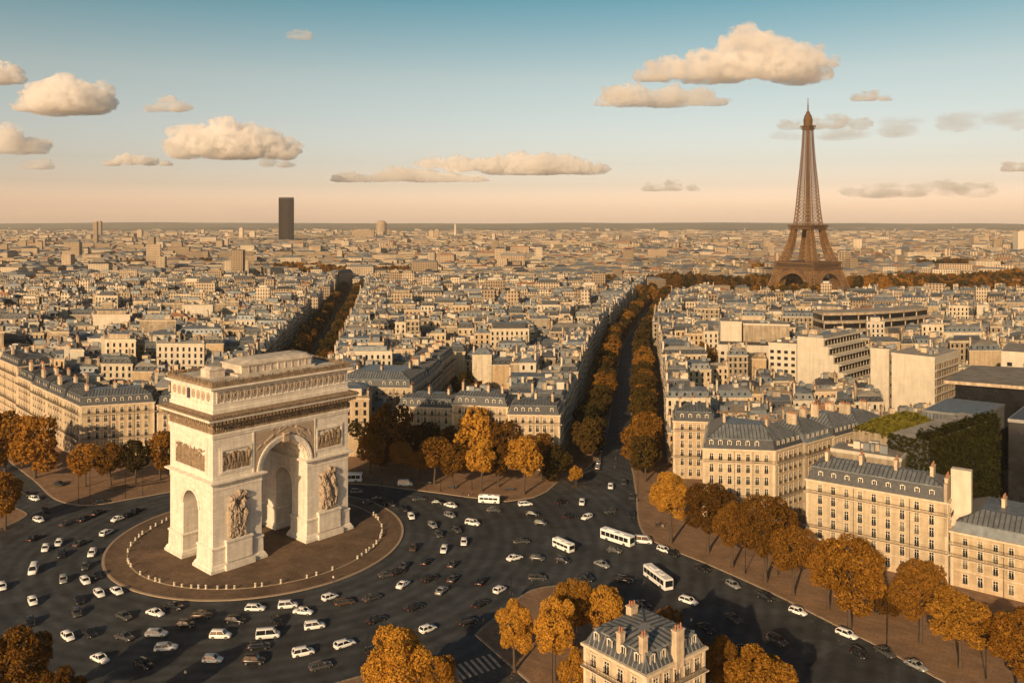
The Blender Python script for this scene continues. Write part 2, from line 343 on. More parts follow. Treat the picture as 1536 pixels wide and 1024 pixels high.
# zebra crossing on the street that leaves between the two near pavements
mb = MB(); a, b, c, d = [Vector((*G(*p), 0)) for p in ((676, 999), (738, 979), (756, 998), (694, 1019))]
for i in range(7):
    t0, t1 = (i + .15) / 7, (i + .62) / 7
    mb.poly([V3(*(a.lerp(b, t0)).xy, .006), V3(*(d.lerp(c, t0)).xy, .006), V3(*(d.lerp(c, t1)).xy, .006), V3(*(a.lerp(b, t1)).xy, .006)])
struct(mb.build('zebra_crossing', M['paint']))
# lane dashes along the central avenue and on the right-hand avenue
mb = MB()
for k in range(60):
    y = 312 + k * 12
    mb.poly([(C1(y) - .07, y, .006), (C1(y) + .07, y, .006), (C1(y + 4) + .07, y + 4, .006), (C1(y + 4) - .07, y + 4, .006)])
p0, p1 = Vector((*G(1080, 905), .006)), Vector((*G(1300, 1018), .006))
struct(mb.build('lane_markings', M['paint']))
# round island under the arch
AX = Vector((29.9, 33.2, 0)).normalized(); AV = Vector((-AX.y, AX.x, 0))
AO = Vector((-77.45, 217, 0)) + AX * 1.0 + AV * 1.0
AL, AW = 43.0, 23.4
IC = AO + AX * AL / 2 + AV * AW / 2; IC = Vector((-72.8, 243.5, 0))
def disc(name, r, z, m, r0=0, seg=96):
    b = MB(); n = seg
    o = [(IC.x + r * math.cos(2 * math.pi * k / n), IC.y + r * math.sin(2 * math.pi * k / n)) for k in range(n)]
    if r0 == 0: b.prism(o, -.01, z)
    else:
        i_ = [(IC.x + r0 * math.cos(2 * math.pi * k / n), IC.y + r0 * math.sin(2 * math.pi * k / n)) for k in range(n)]
        for k in range(n):
            j = (k + 1) % n
            b.poly([(*o[k], -.01), (*o[j], -.01), (*o[j], z), (*o[k], z)]); b.poly([(*i_[k], z), (*o[k], z), (*o[j], z), (*i_[j], z)])
            b.poly([(*i_[j], -.01), (*i_[k], -.01), (*i_[k], z), (*i_[j], z)])
    return struct(b.build(name, m))
disc('island_kerb', 41.2, .20, M['kerb'], 40.5)
disc('island_paving', 40.5, .16, M['island'])
disc('island_inner_kerb', 35.1, .24, M['kerb'], 34.7)
# far hills on the horizon
mb = MB(); rng = random.Random(3); nx = 160
for layer, (yy, hh) in enumerate(((9800, 40), (12600, 104))):
    pr = []
    for i in range(nx + 1):
        x = -13500 + 27000 * i / nx
        h = hh + 22 * mnoise.fractal(Vector((x / 5200, layer * 7.3, 1)), 1, 2, 4) + 9 * mnoise.noise(Vector((x / 1300, layer * 3, 5)))
        pr.append((x, max(25, h)))
    for i in range(nx):
        (xa, ha), (xb, hb) = pr[i], pr[i + 1]
        mb.poly([(xa, yy - 2500, -.1), (xb, yy - 2500, -.1), (xb, yy - 900, hb * .6), (xa, yy - 900, ha * .6)])
        mb.poly([(xa, yy - 900, ha * .6), (xb, yy - 900, hb * .6), (xb, yy, hb), (xa, yy, ha)])
        mb.poly([(xa, yy, ha), (xb, yy, hb), (xb, yy + 1200, -.1), (xa, yy + 1200, -.1)])
struct(mb.build('hills', M['hill'], smooth=True))

# ================================================================== THE ARCH
arch = thing('triumphal_arch', tuple(AO), 'huge pale stone triumphal arch with carved reliefs standing on the round island', 'monument', rz=math.atan2(AX.y, AX.x))
ZI, ZE = 23.2, 35.0          # impost, foot of the entablature
MC, MR = AL / 2, 7.3         # great arch
TC_, TR, TZ = AW / 2, 4.1, 15.0
UP0, UP1 = MC - MR, MC + MR
def arched(m, P, a0, a1, z0, z1, c, r, zs, flip=False, n=28, mi=0):
    def q(L): m.poly([P(*p) for p in (L[::-1] if flip else L)], mi)
    q([(a0, z0), (c - r, z0), (c - r, z1), (a0, z1)]); q([(c + r, z0), (a1, z0), (a1, z1), (c + r, z1)])
    arc = [(c - r * math.cos(math.pi * k / n), zs + r * math.sin(math.pi * k / n)) for k in range(n + 1)]
    for k in range(n):
        (xa, za), (xb, zb) = arc[k], arc[k + 1]; q([(xa, za), (xb, zb), (xb, z1), (xa, z1)])
def vault(m, P, c, r, zs, z0, d0, d1, n=28, mi=0):
    arc = [(c - r * math.cos(math.pi * k / n), zs + r * math.sin(math.pi * k / n)) for k in range(n + 1)]
    for k in range(n): m.poly([P(*arc[k], d0), P(*arc[k], d1), P(*arc[k + 1], d1), P(*arc[k + 1], d0)], mi)
def plane(m, P, a0, a1, z0, z1, mi=0): m.poly([P(a0, z0), P(a1, z0), P(a1, z1), P(a0, z1)], mi)
m = MB()
arched(m, lambda a, z: (a, 0, z), 0, AL, 0, ZE, MC, MR, ZI); arched(m, lambda a, z: (a, AW, z), 0, AL, 0, ZE, MC, MR, ZI, True)
arched(m, lambda a, z: (0, a, z), 0, AW, 0, ZE, TC_, TR, TZ, True); arched(m, lambda a, z: (AL, a, z), 0, AW, 0, ZE, TC_, TR, TZ)
arched(m, lambda a, z: (UP0, a, z), 0, AW, 0, ZI, TC_, TR, TZ); arched(m, lambda a, z: (UP1, a, z), 0, AW, 0, ZI, TC_, TR, TZ, True)
vault(m, lambda a, z, d: (a, d, z), MC, MR, ZI, 0, 0, AW)
for d0, d1 in ((0, UP0), (UP1, AL)):
    vault(m, lambda a, z, d: (d, a, z), TC_, TR, TZ, 0, d0, d1)
    for s in (-1, 1): m.poly([(d0, TC_ + s * TR, 0), (d1, TC_ + s * TR, 0), (d1, TC_ + s * TR, TZ), (d0, TC_ + s * TR, TZ)])
m.poly([(0, 0, ZE), (AL, 0, ZE), (AL, AW, ZE), (0, AW, ZE)])
m.build('piers', M['arch'], arch)
def ring(m, x0, y0, x1, y1, prof, mi=0, caps=True):
    n0 = len(m.v)
    for o, z in prof: m.v.extend([(x0 - o, y0 - o, z), (x1 + o, y0 - o, z), (x1 + o, y1 + o, z), (x0 - o, y1 + o, z)])
    for i in range(len(prof) - 1):
        for k in range(4):
            k2 = (k + 1) % 4; m.f.append((n0 + 4 * i + k, n0 + 4 * i + k2, n0 + 4 * i + 4 + k2, n0 + 4 * i + 4 + k)); m.m.append(mi)
    if caps:
        L = n0 + 4 * (len(prof) - 1); m.f.append((L, L + 1, L + 2, L + 3)); m.m.append(mi); m.f.append((n0 + 3, n0 + 2, n0 + 1, n0)); m.m.append(mi)
quarters = [(x0, y0, x1, y1) for x0, x1 in ((0, UP0), (UP1, AL)) for y0, y1 in ((0, TC_ - TR), (TC_ + TR, AW))]
for qd in quarters:          # moulded foot of each quarter pier
    m = MB(); ring(m, *qd, [(1.15, -.05), (1.15, .9), (.95, 1.0), (.8, 1.5), (.35, 2.0), (.28, 5.7), (.5, 5.8), (.5, 6.2), (.02, 6.45)])
    m.build('plinth', M['arch'], arch)
for x0, x1 in ((0, UP0), (UP1, AL)):
    m = MB(); ring(m, x0, 0, x1, AW, [(.02, 20.9), (.12, 21.0), (.12, 22.4), (.45, 22.55), (.55, 22.8), (1.15, 22.95), (1.15, 23.35), (.02, 23.7)])
    m.build('impost_cornice', M['arch'], arch)
# ---- carved relief
def cap(hm, X, Z, a, b, r, amp=1.):
    ax, az = a; bx, bz = b; dx, dz = bx - ax, bz - az; L2 = dx * dx + dz * dz + 1e-9
    t = np.clip(((X - ax) * dx + (Z - az) * dz) / L2, 0, 1); d2 = (X - ax - t * dx) ** 2 + (Z - az - t * dz) ** 2
    np.maximum(hm, amp * np.sqrt(np.maximum(0, r * r - d2)), out=hm)
def figure(hm, X, Z, rng, x, z, h, amp=1.):
    w = h * .11; lean = rng.uniform(-.12, .12) * h
    hip = (x + lean * .3, z + h * .48); sh = (x + lean, z + h * .8)
    for s in (-1, 1): cap(hm, X, Z, hip, (x + s * w * rng.uniform(.4, 1.6), z), w * .75, amp)
    cap(hm, X, Z, hip, sh, w * 1.25, amp); cap(hm, X, Z, (sh[0] + lean * .2, z + h * .92), (sh[0] + lean * .25, z + h * .95), h * .07, amp * 1.2)
    for s in (-1, 1):
        el = (sh[0] + s * w * rng.uniform(1, 2.4), sh[1] + h * rng.uniform(-.2, .16)); cap(hm, X, Z, sh, el, w * .5, amp)
        cap(hm, X, Z, el, (el[0] + s * w * rng.uniform(-.6, 1.8), el[1] + h * rng.uniform(-.1, .25)), w * .42, amp)
def relief(P, a0, a1, z0, z1, na, nz, fn, name, mt, parent, mask=None):
    A = np.linspace(a0, a1, na); Zz = np.linspace(z0, z1, nz); X, Z = np.meshgrid(A, Zz)
    hm = fn(X, Z); ok = np.ones_like(hm, bool) if mask is None else mask(X, Z)
    b = MB(); idx = -np.ones(hm.shape, int)
    for j in range(nz):
        for i in range(na):
            b.v.append(P(float(X[j, i]), float(Z[j, i]), float(hm[j, i])))
    for j in range(nz - 1):
        for i in range(na - 1):
            if ok[j, i] and ok[j + 1, i] and ok[j, i + 1] and ok[j + 1, i + 1]:
                n = j * na + i; b.f.append((n, n + 1, n + 1 + na, n + na)); b.m.append(0)
    return b.build(name, mt, parent)
FRONT = lambda a, z, d: (a, -d, z)
LEFT = lambda a, z, d: (-d, AW - a, z)          # a runs from the back corner to the front corner
RIGHT = lambda a, z, d: (AL + d, a, z)
BACK = lambda a, z, d: (AL - a, AW + d, z)
def group_fn(seed, ac):
    def fn(X, Z):
        rng = random.Random(seed); hm = np.zeros_like(X)
        for k in range(7): figure(hm, X, Z, rng, ac + rng.uniform(-2.6, 2.6), 8.0 + rng.uniform(0, 1.0), rng.uniform(5.5, 7.4), 1.5)
        for k in range(6): figure(hm, X, Z, rng, ac + rng.uniform(-2.1, 2.1), 12.0 + rng.uniform(0, 1.6), rng.uniform(4., 5.2), 1.7)
        for k in range(16):
            a = rng.uniform(-2.8, 2.8); cap(hm, X, Z, (ac + a, 8 + rng.uniform(0, 8)), (ac + a * .7 + rng.uniform(-1.3, 1.3), 9 + rng.uniform(0, 9.2)), rng.uniform(.12, .22), 2.3)
        cap(hm, X, Z, (ac - 2, 18.2), (ac + 1.9, 18.9), .75, 1.3); cap(hm, X, Z, (ac, 18.0), (ac + .4, 19.6), .55, 1.6); cap(hm, X, Z, (ac - 2.6, 16), (ac - .4, 18.8), .5, 1.5)
        nz = np.vectorize(lambda x, z: mnoise.fractal(Vector((x * 2.6, z * .9, seed)), .7, 2.2, 4))(X, Z)
        edge = np.clip(1 - ((X - ac) / 3.6) ** 8, 0, 1)
        return np.where(hm > 0.02, (hm * .95 + .15 + .3 * nz) * edge, -.12)
    return fn
def panel_fn(seed, a0, a1, z0, z1):
    def fn(X, Z):
        rng = random.Random(seed); hm = np.zeros_like(X)
        n = int((a1 - a0) / .75)
        for k in range(n): figure(hm, X, Z, rng, a0 + (k + rng.uniform(.2, .8)) * (a1 - a0) / n, z0 + rng.uniform(0, .5), (z1 - z0) * rng.uniform(.62, .92), 1.0)
        for k in range(n * 2):
            a = rng.uniform(a0, a1); z = rng.uniform(z0, z1); cap(hm, X, Z, (a, z), (a + rng.uniform(-1.2, 1.2), z + rng.uniform(-.8, .8)), rng.uniform(.12, .26), 1.1)
        return hm * .8 - .12
    return fn
for i, c in enumerate((UP0 / 2, (UP1 + AL) / 2)):
    for sd_, PP, cc in ((11 + i, FRONT, c), (17 + i, BACK, AL - c)):
        m = MB()             # projecting pedestal below the sculpture
        prof = [(.0, 2.0), (.0, 7.0), (.25, 7.15), (.25, 7.7), (.0, 7.8)]
        y0 = 1.0
        for (o0, za), (o1, zb) in zip(prof[:-1], prof[1:]):
            A_ = [PP(cc - 3.7 - o0, za, -.3), PP(cc - 3.7 - o0, za, y0 + o0), PP(cc + 3.7 + o0, za, y0 + o0), PP(cc + 3.7 + o0, za, -.3)]
            B_ = [PP(cc - 3.7 - o1, zb, -.3), PP(cc - 3.7 - o1, zb, y0 + o1), PP(cc + 3.7 + o1, zb, y0 + o1), PP(cc + 3.7 + o1, zb, -.3)]
            for k in range(3): m.poly([A_[k], A_[k + 1], B_[k + 1], B_[k]])
        m.poly([PP(cc - 3.7, 7.8, -.3), PP(cc - 3.7, 7.8, y0), PP(cc + 3.7, 7.8, y0), PP(cc + 3.7, 7.8, -.3)])
        o0 = .55
        m.obox(PP(cc - 4.25, -.05, 1.7), Vector(PP(cc + 4.25, 0, 0)) - Vector(PP(cc - 4.25, 0, 0)), Vector(PP(0, 0, -2)) - Vector(PP(0, 0, 0)), (0, 0, 1.6))
        m.build('sculpture_pedestal', M['arch'], arch)
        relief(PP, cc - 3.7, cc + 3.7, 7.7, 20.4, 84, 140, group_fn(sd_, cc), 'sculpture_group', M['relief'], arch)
def framed_panel(PP, a0, a1, z0, z1, seed):
    m = MB()
    def bar(x0, x1, y0, y1, d):
        o = Vector(PP(x0, y0, -.1)); m.obox(o, Vector(PP(x1, y0, -.1)) - o, Vector(PP(x0, y1, -.1)) - o, Vector(PP(x0, y0, d)) - o)
    t = .45
    for d, g in ((.30, 0), (.16, t)):
        bar(a0 - g, a1 + g, z1 - t + g, z1 + g, d); bar(a0 - g, a1 + g, z0 - g, z0 + t - g, d); bar(a0 - g, a0 + t - g, z0 + t - g, z1 - t + g, d); bar(a1 - t + g, a1 + g, z0 + t - g, z1 - t + g, d)
    f = m.build('panel_frame', M['arch'], arch)
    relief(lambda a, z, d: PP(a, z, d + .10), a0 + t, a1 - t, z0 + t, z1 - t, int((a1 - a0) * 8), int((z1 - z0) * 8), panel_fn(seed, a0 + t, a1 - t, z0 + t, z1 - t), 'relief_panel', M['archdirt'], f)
for i, (a0, a1) in enumerate(((2.2, 11.2), (AL - 11.2, AL - 2.2))):
    framed_panel(FRONT, a0, a1, 25.4, 31.6, 31 + i); framed_panel(BACK, a0, a1, 25.4, 31.6, 41 + i)
framed_panel(LEFT, 3.2, AW - 3.2, 25.2, 31.8, 51); framed_panel(RIGHT, 3.2, AW - 3.2, 25.2, 31.8, 52)
# ---- archivolts, spandrels, keystone
def archivolt(PP, c, r, zs, w, name, steps=3):
    m = MB(); n = 40
    for s in range(steps):
        ra, rb, d = r + s * w / steps, r + (s + 1) * w / steps, .16 + .14 * s
        for k in range(n):
            t0, t1 = math.pi * k / n, math.pi * (k + 1) / n
            q = lambda rr, t, dd: PP(c - rr * math.cos(t), zs + rr * math.sin(t), dd)
            m.poly([q(ra, t0, d), q(ra, t1, d), q(rb, t1, d), q(rb, t0, d)]); m.poly([q(ra, t0, -.05), q(ra, t1, -.05), q(ra, t1, d), q(ra, t0, d)]); m.poly([q(rb, t0, d), q(rb, t1, d), q(rb, t1, -.05), q(rb, t0, -.05)])
    m.build(name, M['arch'], arch)
archivolt(FRONT, MC, MR, ZI + .1, 1.5, 'archivolt'); archivolt(BACK, MC, MR, ZI + .1, 1.5, 'archivolt')
archivolt(LEFT, TC_, TR, TZ, .9, 'archivolt', 2); archivolt(RIGHT, TC_, TR, TZ, .9, 'archivolt', 2)
INL = lambda a, z, d: (UP1 - d, AW - a, z)
archivolt(INL, TC_, TR, TZ, .9, 'archivolt', 2)
archivolt(lambda a, z, d: (UP0 + d, a, z), TC_, TR, TZ, .9, 'archivolt', 2)
def span_fn(seed):
    def fn(X, Z):
        rng = random.Random(seed); hm = np.zeros_like(X)
        for k in range(26):
            a = rng.uniform(MC - 9.3, MC + 9.3); z = rng.uniform(25, 34.5); s = 1 if a < MC else -1
            cap(hm, X, Z, (a, z), (a + s * rng.uniform(.5, 2.6), z + rng.uniform(.3, 2.)), rng.uniform(.2, .5), .8)
        return hm * .8 + .10
    return fn
for PP, sdd in ((FRONT, 61), (BACK, 62)):
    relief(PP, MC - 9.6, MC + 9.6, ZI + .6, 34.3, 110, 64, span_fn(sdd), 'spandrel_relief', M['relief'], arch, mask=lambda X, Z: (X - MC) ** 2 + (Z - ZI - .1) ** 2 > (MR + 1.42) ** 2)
    m = MB(); o = Vector(PP(MC - .9, ZI + MR - .3, -.2)); m.obox(o, Vector(PP(MC + .9, ZI + MR - .3, -.2)) - o, (0, 0, 2.6), Vector(PP(MC - .9, ZI + MR - .3, .95)) - o)
    for s in (-1, 1): m.cone(PP(MC + s * .75, ZI + MR + 1.9, .9), PP(MC - s * .1, ZI + MR + 1.9, 1.0), .35, .3)
    m.build('keystone', M['relief'], arch)
    m = MB()                 # thin pilaster edges that frame the spandrels
    for s in (-1, 1):
        m = MB(); o = Vector(PP(MC + s * 9.8 - .2, ZI + .5, -.1)); m.obox(o, Vector(PP(MC + s * 9.8 + .2, ZI + .5, -.1)) - o, (0, 0, 11.4), Vector(PP(MC + s * 9.8 - .2, ZI + .5, .22)) - o); m.build('pilaster_strip', M['arch'], arch)
# coffered vault: raised ribs
m = MB()
for yv in [AW * (k + .5) / 9 - .0 for k in range(9)]:
    for k in range(26):
        t0, t1 = math.pi * k / 26, math.pi * (k + 1) / 26
        q = lambda rr, t, y: (MC - rr * math.cos(t), y, ZI + rr * math.sin(t))
        m.poly([q(MR - .3, t0, yv - .45), q(MR - .3, t0, yv + .45), q(MR - .3, t1, yv + .45), q(MR - .3, t1, yv - .45)])
        for e in (-.45, .45): m.poly([q(MR - .3, t0, yv + e), q(MR - .3, t1, yv + e), q(MR + .05, t1, yv + e), q(MR + .05, t0, yv + e)])
for k in range(1, 12):
    t = math.pi * k / 12; c_, s_ = math.cos(t), math.sin(t); p = Vector((MC - (MR - .13) * c_, .3, ZI + (MR - .13) * s_))
    m.beam(p, p + Vector((0, AW - .6, 0)), .36)
m.build('coffered_vault', M['arch'], arch)
# ---- entablature
m = MB(); ring(m, 0, 0, AL, AW, [(.25, ZE - .3), (.25, ZE + .25), (.4, ZE + .3), (.4, ZE + .9), (.15, ZE + 1.0)]); m.build('architrave', M['arch'], arch)
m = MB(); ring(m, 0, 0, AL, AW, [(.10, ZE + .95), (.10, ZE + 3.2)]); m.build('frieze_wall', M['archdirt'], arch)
for PP, L, sdd in ((FRONT, AL, 71), (LEFT, AW, 72), (RIGHT, AW, 73), (BACK, AL, 74)):
    def ffn(X, Z, L=L, sdd=sdd):
        rng = random.Random(sdd); hm = np.zeros_like(X)
        for k in range(int(L / .62)): figure(hm, X, Z, rng, .3 + k * .62 + rng.uniform(-.1, .1), ZE + 1.05, rng.uniform(1.7, 2.05), 1.25)
        return hm * 1.2 + .08
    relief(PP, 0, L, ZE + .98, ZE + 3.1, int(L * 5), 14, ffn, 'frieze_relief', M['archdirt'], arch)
m = MB(); ring(m, 0, 0, AL, AW, [(.5, ZE + 3.05), (.7, ZE + 3.3), (.7, ZE + 3.5), (1.0, ZE + 3.6)]);
for PP, L in ((FRONT, AL), (LEFT, AW), (RIGHT, AW), (BACK, AL)):
    k = -1.2
    while k < L + 1.2:
        o = Vector(PP(k, ZE + 3.55, .5)); m.obox(o, Vector(PP(k + .55, ZE + 3.55, .5)) - o, (0, 0, .85), Vector(PP(k, ZE + 3.55, 1.95)) - o); k += 1.05
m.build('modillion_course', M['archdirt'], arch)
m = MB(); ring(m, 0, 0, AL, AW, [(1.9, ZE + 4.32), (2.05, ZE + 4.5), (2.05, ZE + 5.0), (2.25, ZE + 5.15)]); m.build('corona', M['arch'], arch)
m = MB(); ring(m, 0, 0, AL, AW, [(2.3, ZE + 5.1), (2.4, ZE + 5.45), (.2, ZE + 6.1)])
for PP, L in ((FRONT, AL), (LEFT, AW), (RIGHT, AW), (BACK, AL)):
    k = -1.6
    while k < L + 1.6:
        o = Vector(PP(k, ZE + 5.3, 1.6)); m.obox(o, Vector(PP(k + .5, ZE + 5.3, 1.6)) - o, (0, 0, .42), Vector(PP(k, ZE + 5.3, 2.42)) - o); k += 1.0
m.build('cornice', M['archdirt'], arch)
# ---- attic
ZA = ZE + 6.0
m = MB(); ring(m, 0, 0, AL, AW, [(.15, ZA), (.15, ZA + 1.0), (-.1, ZA + 1.15), (-.1, ZA + 2.2), (.02, ZA + 2.3), (.02, ZA + 2.6), (-.15, ZA + 2.7), (-.15, ZA + 6.0), (.25, ZA + 6.15)])
m.build('attic', M['arch'], arch)
md = MB(); n = 14
md.lathe([(.0, .30), (.42, .26), (.62, .10), (.70, .22), (.84, .22), (.86, 0)], 18)
md = md.mesh('medallion', [M['relief']], True)
def attic_row(PP, L, n, skip=()):
    for k in range(n):
        if k in skip: continue
        a = 1.2 + (L - 2.4) * (k + .5) / n
        o = link('medallion', md, arch); c = Vector(PP(a, ZA + 4.35, -.15)); ex = (Vector(PP(a + 1, ZA + 4.35, -.15)) - c); ed = Vector(PP(a, ZA + 4.35, .85)) - c
        mt = Matrix((ex * .88, Vector((0, 0, 1)) * 1.45, ed)).transposed().to_4x4(); mt.translation = c; o.matrix_local = mt
    for k in range(n + 1):
        m = MB(); a = 1.2 + (L - 2.4) * k / n; o = Vector(PP(a - .16, ZA + 2.75, -.3)); m.obox(o, Vector(PP(a + .16, ZA + 2.75, -.3)) - o, (0, 0, 3.2), Vector(PP(a - .16, ZA + 2.75, .02)) - o); m.build('attic_pilaster', M['arch'], arch)
attic_row(FRONT, AL, 21); attic_row(LEFT, AW, 8, (3,)); attic_row(RIGHT, AW, 8); attic_row(BACK, AL, 21)
m = MB(); a = 1.2 + (AW - 2.4) * 3.5 / 8
arc = [(a - .75, ZA + 2.75)] + [(a - .75 * math.cos(math.pi * k / 10), ZA + 4.9 + .75 * math.sin(math.pi * k / 10)) for k in range(11)] + [(a + .75, ZA + 2.75)]
m.poly([LEFT(p[0], p[1], .06) for p in arc]); m.build('attic_doorway', M['slate'], arch)
m = MB(); ring(m, 0, 0, AL, AW, [(.2, ZA + 6.1), (.5, ZA + 6.3), (1.05, ZA + 6.5), (1.05, ZA + 6.85), (.6, ZA + 7.0)]); m.build('attic_cornice', M['arch'], arch)
m = MB(); rng = random.Random(5)
ring(m, 0, 0, AL, AW, [(.62, ZA + 6.95), (.5, ZA + 7.7), (.1, ZA + 7.75)])
for PP, L in ((FRONT, AL), (LEFT, AW), (RIGHT, AW), (BACK, AL)):
    k = -.5
    while k < L + .3:        # palmette cresting
        o = Vector(PP(k, ZA + 7.5, .1)); h = rng.uniform(.7, 1.2); w = .42
        m.obox(o, Vector(PP(k + w, ZA + 7.5, .1)) - o, (0, 0, h), Vector(PP(k, ZA + 7.5, .45)) - o)
        m.cone(PP(k + w / 2, ZA + 7.4 + h, .28), PP(k + w / 2, ZA + 7.75 + h, .28), .22, .05, 6); k += .74
m.build('cresting', M['archdirt'], arch)
m = MB(); m.poly([(.5, .5, ZA + 7.77), (AL - .5, .5, ZA + 7.77), (AL - .5, AW - .5, ZA + 7.77), (.5, AW - .5, ZA + 7.77)])
m.build('terrace', M['archroof'], arch)
m = MB(); P = [(12, 6.5), (34.5, 6.5), (36, 8), (36, 15.5), (34.5, 17), (12, 17)]; Q = [(15.5, 7.6), (33.6, 7.6), (34.8, 8.8), (34.8, 14.7), (33.6, 15.9), (15.5, 15.9)]
m.prism([(10.4, 5.7), (35.2, 5.7), (36.8, 7.3), (36.8, 16.2), (35.2, 17.8), (10.4, 17.8)], ZA + 7.7, ZA + 8.3); m.prism(P, ZA + 8.3, ZA + 10.3); m.prism(inset(P, -.35), ZA + 10.3, ZA + 10.65, bottom=True); m.frust(inset(P, .1), ZA + 10.65, Q, ZA + 11.5); m.frust(Q, ZA + 11.5, inset(Q, 3), ZA + 11.8); m.poly([(x, y, ZA + 11.8) for x, y in inset(Q, 3)])
for k in range(9): m.box(14 + k * 2.3, 6.35, ZA + 8.3, 14.4 + k * 2.3, 6.6, ZA + 10.3)
m.build('roof_pavilion', M['archroof'], arch)
m = MB(); m.prism([(4, 9.2), (8.5, 9.2), (8.5, 14), (4, 14)], ZA + 7.7, ZA + 9.8); m.frust([(3.8, 9), (8.7, 9), (8.7, 14.2), (3.8, 14.2)], ZA + 9.8, [(5, 10), (7.6, 10), (7.6, 13), (5, 13)], ZA + 10.6); m.poly([(5, 10, ZA + 10.6), (7.6, 10, ZA + 10.6), (7.6, 13, ZA + 10.6), (5, 13, ZA + 10.6)])
m.build('stair_head', M['archroof'], arch)
# ---- stone posts round the island
def bollard_mesh():
    b = MB(); b.lathe([(.0, 0), (.34, 0), (.34, .12), (.24, .2), (.22, .75), (.3, .82), (.3, .95), (.0, 1.05)], 10); return b.mesh('stone_bollard', [M['white']], True)
bm_ = bollard_mesh(); rng = random.Random(9)
for k in range(64):
    a = R(158 + 234 * k / 63 + rng.uniform(-.8, .8)); r_ = 34.9
    if rng.random() < .22: continue
    o = link('stone_bollard', bm_, None, (IC.x + r_ * math.cos(a), IC.y + r_ * math.sin(a), .235), rng.uniform(0, 3), (1.1, 1.1, rng.uniform(.8, 1.1)))
    tag(o, 'small white stone bollard in the ring around the arch', 'bollard', 'bollards on the inner kerb of the island')
# ================================================================== BUILDINGS
class KB(MB):
    """mesh builder whose faces carry material keys"""
    def build(s, name, parent=None, off=(0, 0, 0), smooth=False):
        keys = sorted(set(s.m)); ix = {k: i for i, k in enumerate(keys)}; s.m = [ix[k] for k in s.m]
        return link(name, s.mesh(name, [M[k] for k in keys], smooth, off), parent)
def ccw(P):
    a = sum(P[i][0] * P[(i + 1) % len(P)][1] - P[(i + 1) % len(P)][0] * P[i][1] for i in range(len(P)))
    return list(P) if a > 0 else list(P[::-1])
def lerp2(a, b, t): return (a[0] + (b[0] - a[0]) * t, a[1] + (b[1] - a[1]) * t)
def edge_info(a, b):
    e = Vector((b[0] - a[0], b[1] - a[1])); L = e.length; e.normalize(); return e, Vector((e.y, -e.x)), L
def faces_cam(a, b, th=.3):
    e, n, L = edge_info(a, b); md = Vector(((a[0] + b[0]) / 2, (a[1] + b[1]) / 2)); return n.dot(md.normalized()) < th
def seams(mb, a, b, c, d, sp=1.1, k='zinc'):
    """parallel standing seams running straight up one slope, stopped by the hips"""
    a, b, c, d = map(Vector, (a, b, c, d)); L = (b - a).length; e = (b - a) / L; xd, xc = (d - a).dot(e), (c - a).dot(e); up = (d - a) - e * xd; n = max(2, int(L / sp))
    for i in range(1, n):
        x = L * i / n; v = min(1, x / xd if xd > 1e-3 else 1, (L - x) / (L - xc) if L - xc > 1e-3 else 1); p = a + e * x
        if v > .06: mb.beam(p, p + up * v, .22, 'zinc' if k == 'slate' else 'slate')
    mb.beam(a, d, .26, 'zinc'); mb.beam(b, c, .26, 'zinc')
def mansard(rb, P, h, steep='slate', top='zinc', mh=3.0, rise=1.2, seam=False, ins=1.3):
    P0 = inset(P, .15); P1 = inset(P, ins); wmin = min(edge_info(P[i], P[(i + 1) % len(P)])[2] for i in range(len(P)))
    rb.frust(P0, h + .4, P1, h + .4 + mh, steep)
    if seam == 2:
        for i in range(len(P)):
            j = (i + 1) % len(P)
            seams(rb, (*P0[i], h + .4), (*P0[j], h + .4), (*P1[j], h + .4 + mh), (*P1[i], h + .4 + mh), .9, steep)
    rb.prism(inset(P, ins - .12), h + .38 + mh, h + .6 + mh, top)
    d = max(.5, min(4.5, wmin / 2 - ins - .4)); P2 = inset(P, ins + d); Pb = inset(P, ins - .1)
    rb.frust(Pb, h + .61 + mh, P2, h + .6 + mh + rise, top); rb.poly([(*p, h + .6 + mh + rise) for p in P2], top)
    if seam:
        n = len(P)
        for i in range(n):
            j = (i + 1) % n
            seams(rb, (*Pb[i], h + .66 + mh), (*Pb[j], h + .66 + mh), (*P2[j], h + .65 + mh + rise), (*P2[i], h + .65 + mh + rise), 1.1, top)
    return h + .6 + mh + rise
def chimney(x, y, dx, dy, z0, z1, w=.8, l=3., rng=random, k='chim'):
    """a slab of flues with a row of clay pots; (dx, dy) is its long direction"""
    b = KB(); n = Vector((-dy, dx)); o = Vector((x, y)) - Vector((dx, dy)) * l / 2 - n * w / 2
    b.obox((o.x, o.y, z0), (dx * l, dy * l, 0), (n.x * w, n.y * w, 0), (0, 0, z1 - z0), k)
    o2 = o - Vector((dx, dy)) * .1 - n * .1
    b.obox((o2.x, o2.y, z1), (dx * (l + .2), dy * (l + .2), 0), (n.x * (w + .2), n.y * (w + .2), 0), (0, 0, .22), k)
    m = max(2, int(l / .55))
    for i in range(m):
        c = Vector((x, y)) + Vector((dx, dy)) * (-l / 2 + l * (i + .5) / m); b.cone((c.x, c.y, z1 + .22), (c.x, c.y, z1 + .22 + rng.uniform(.6, 1.)), .17, .13, 6, 'pot')
    return b
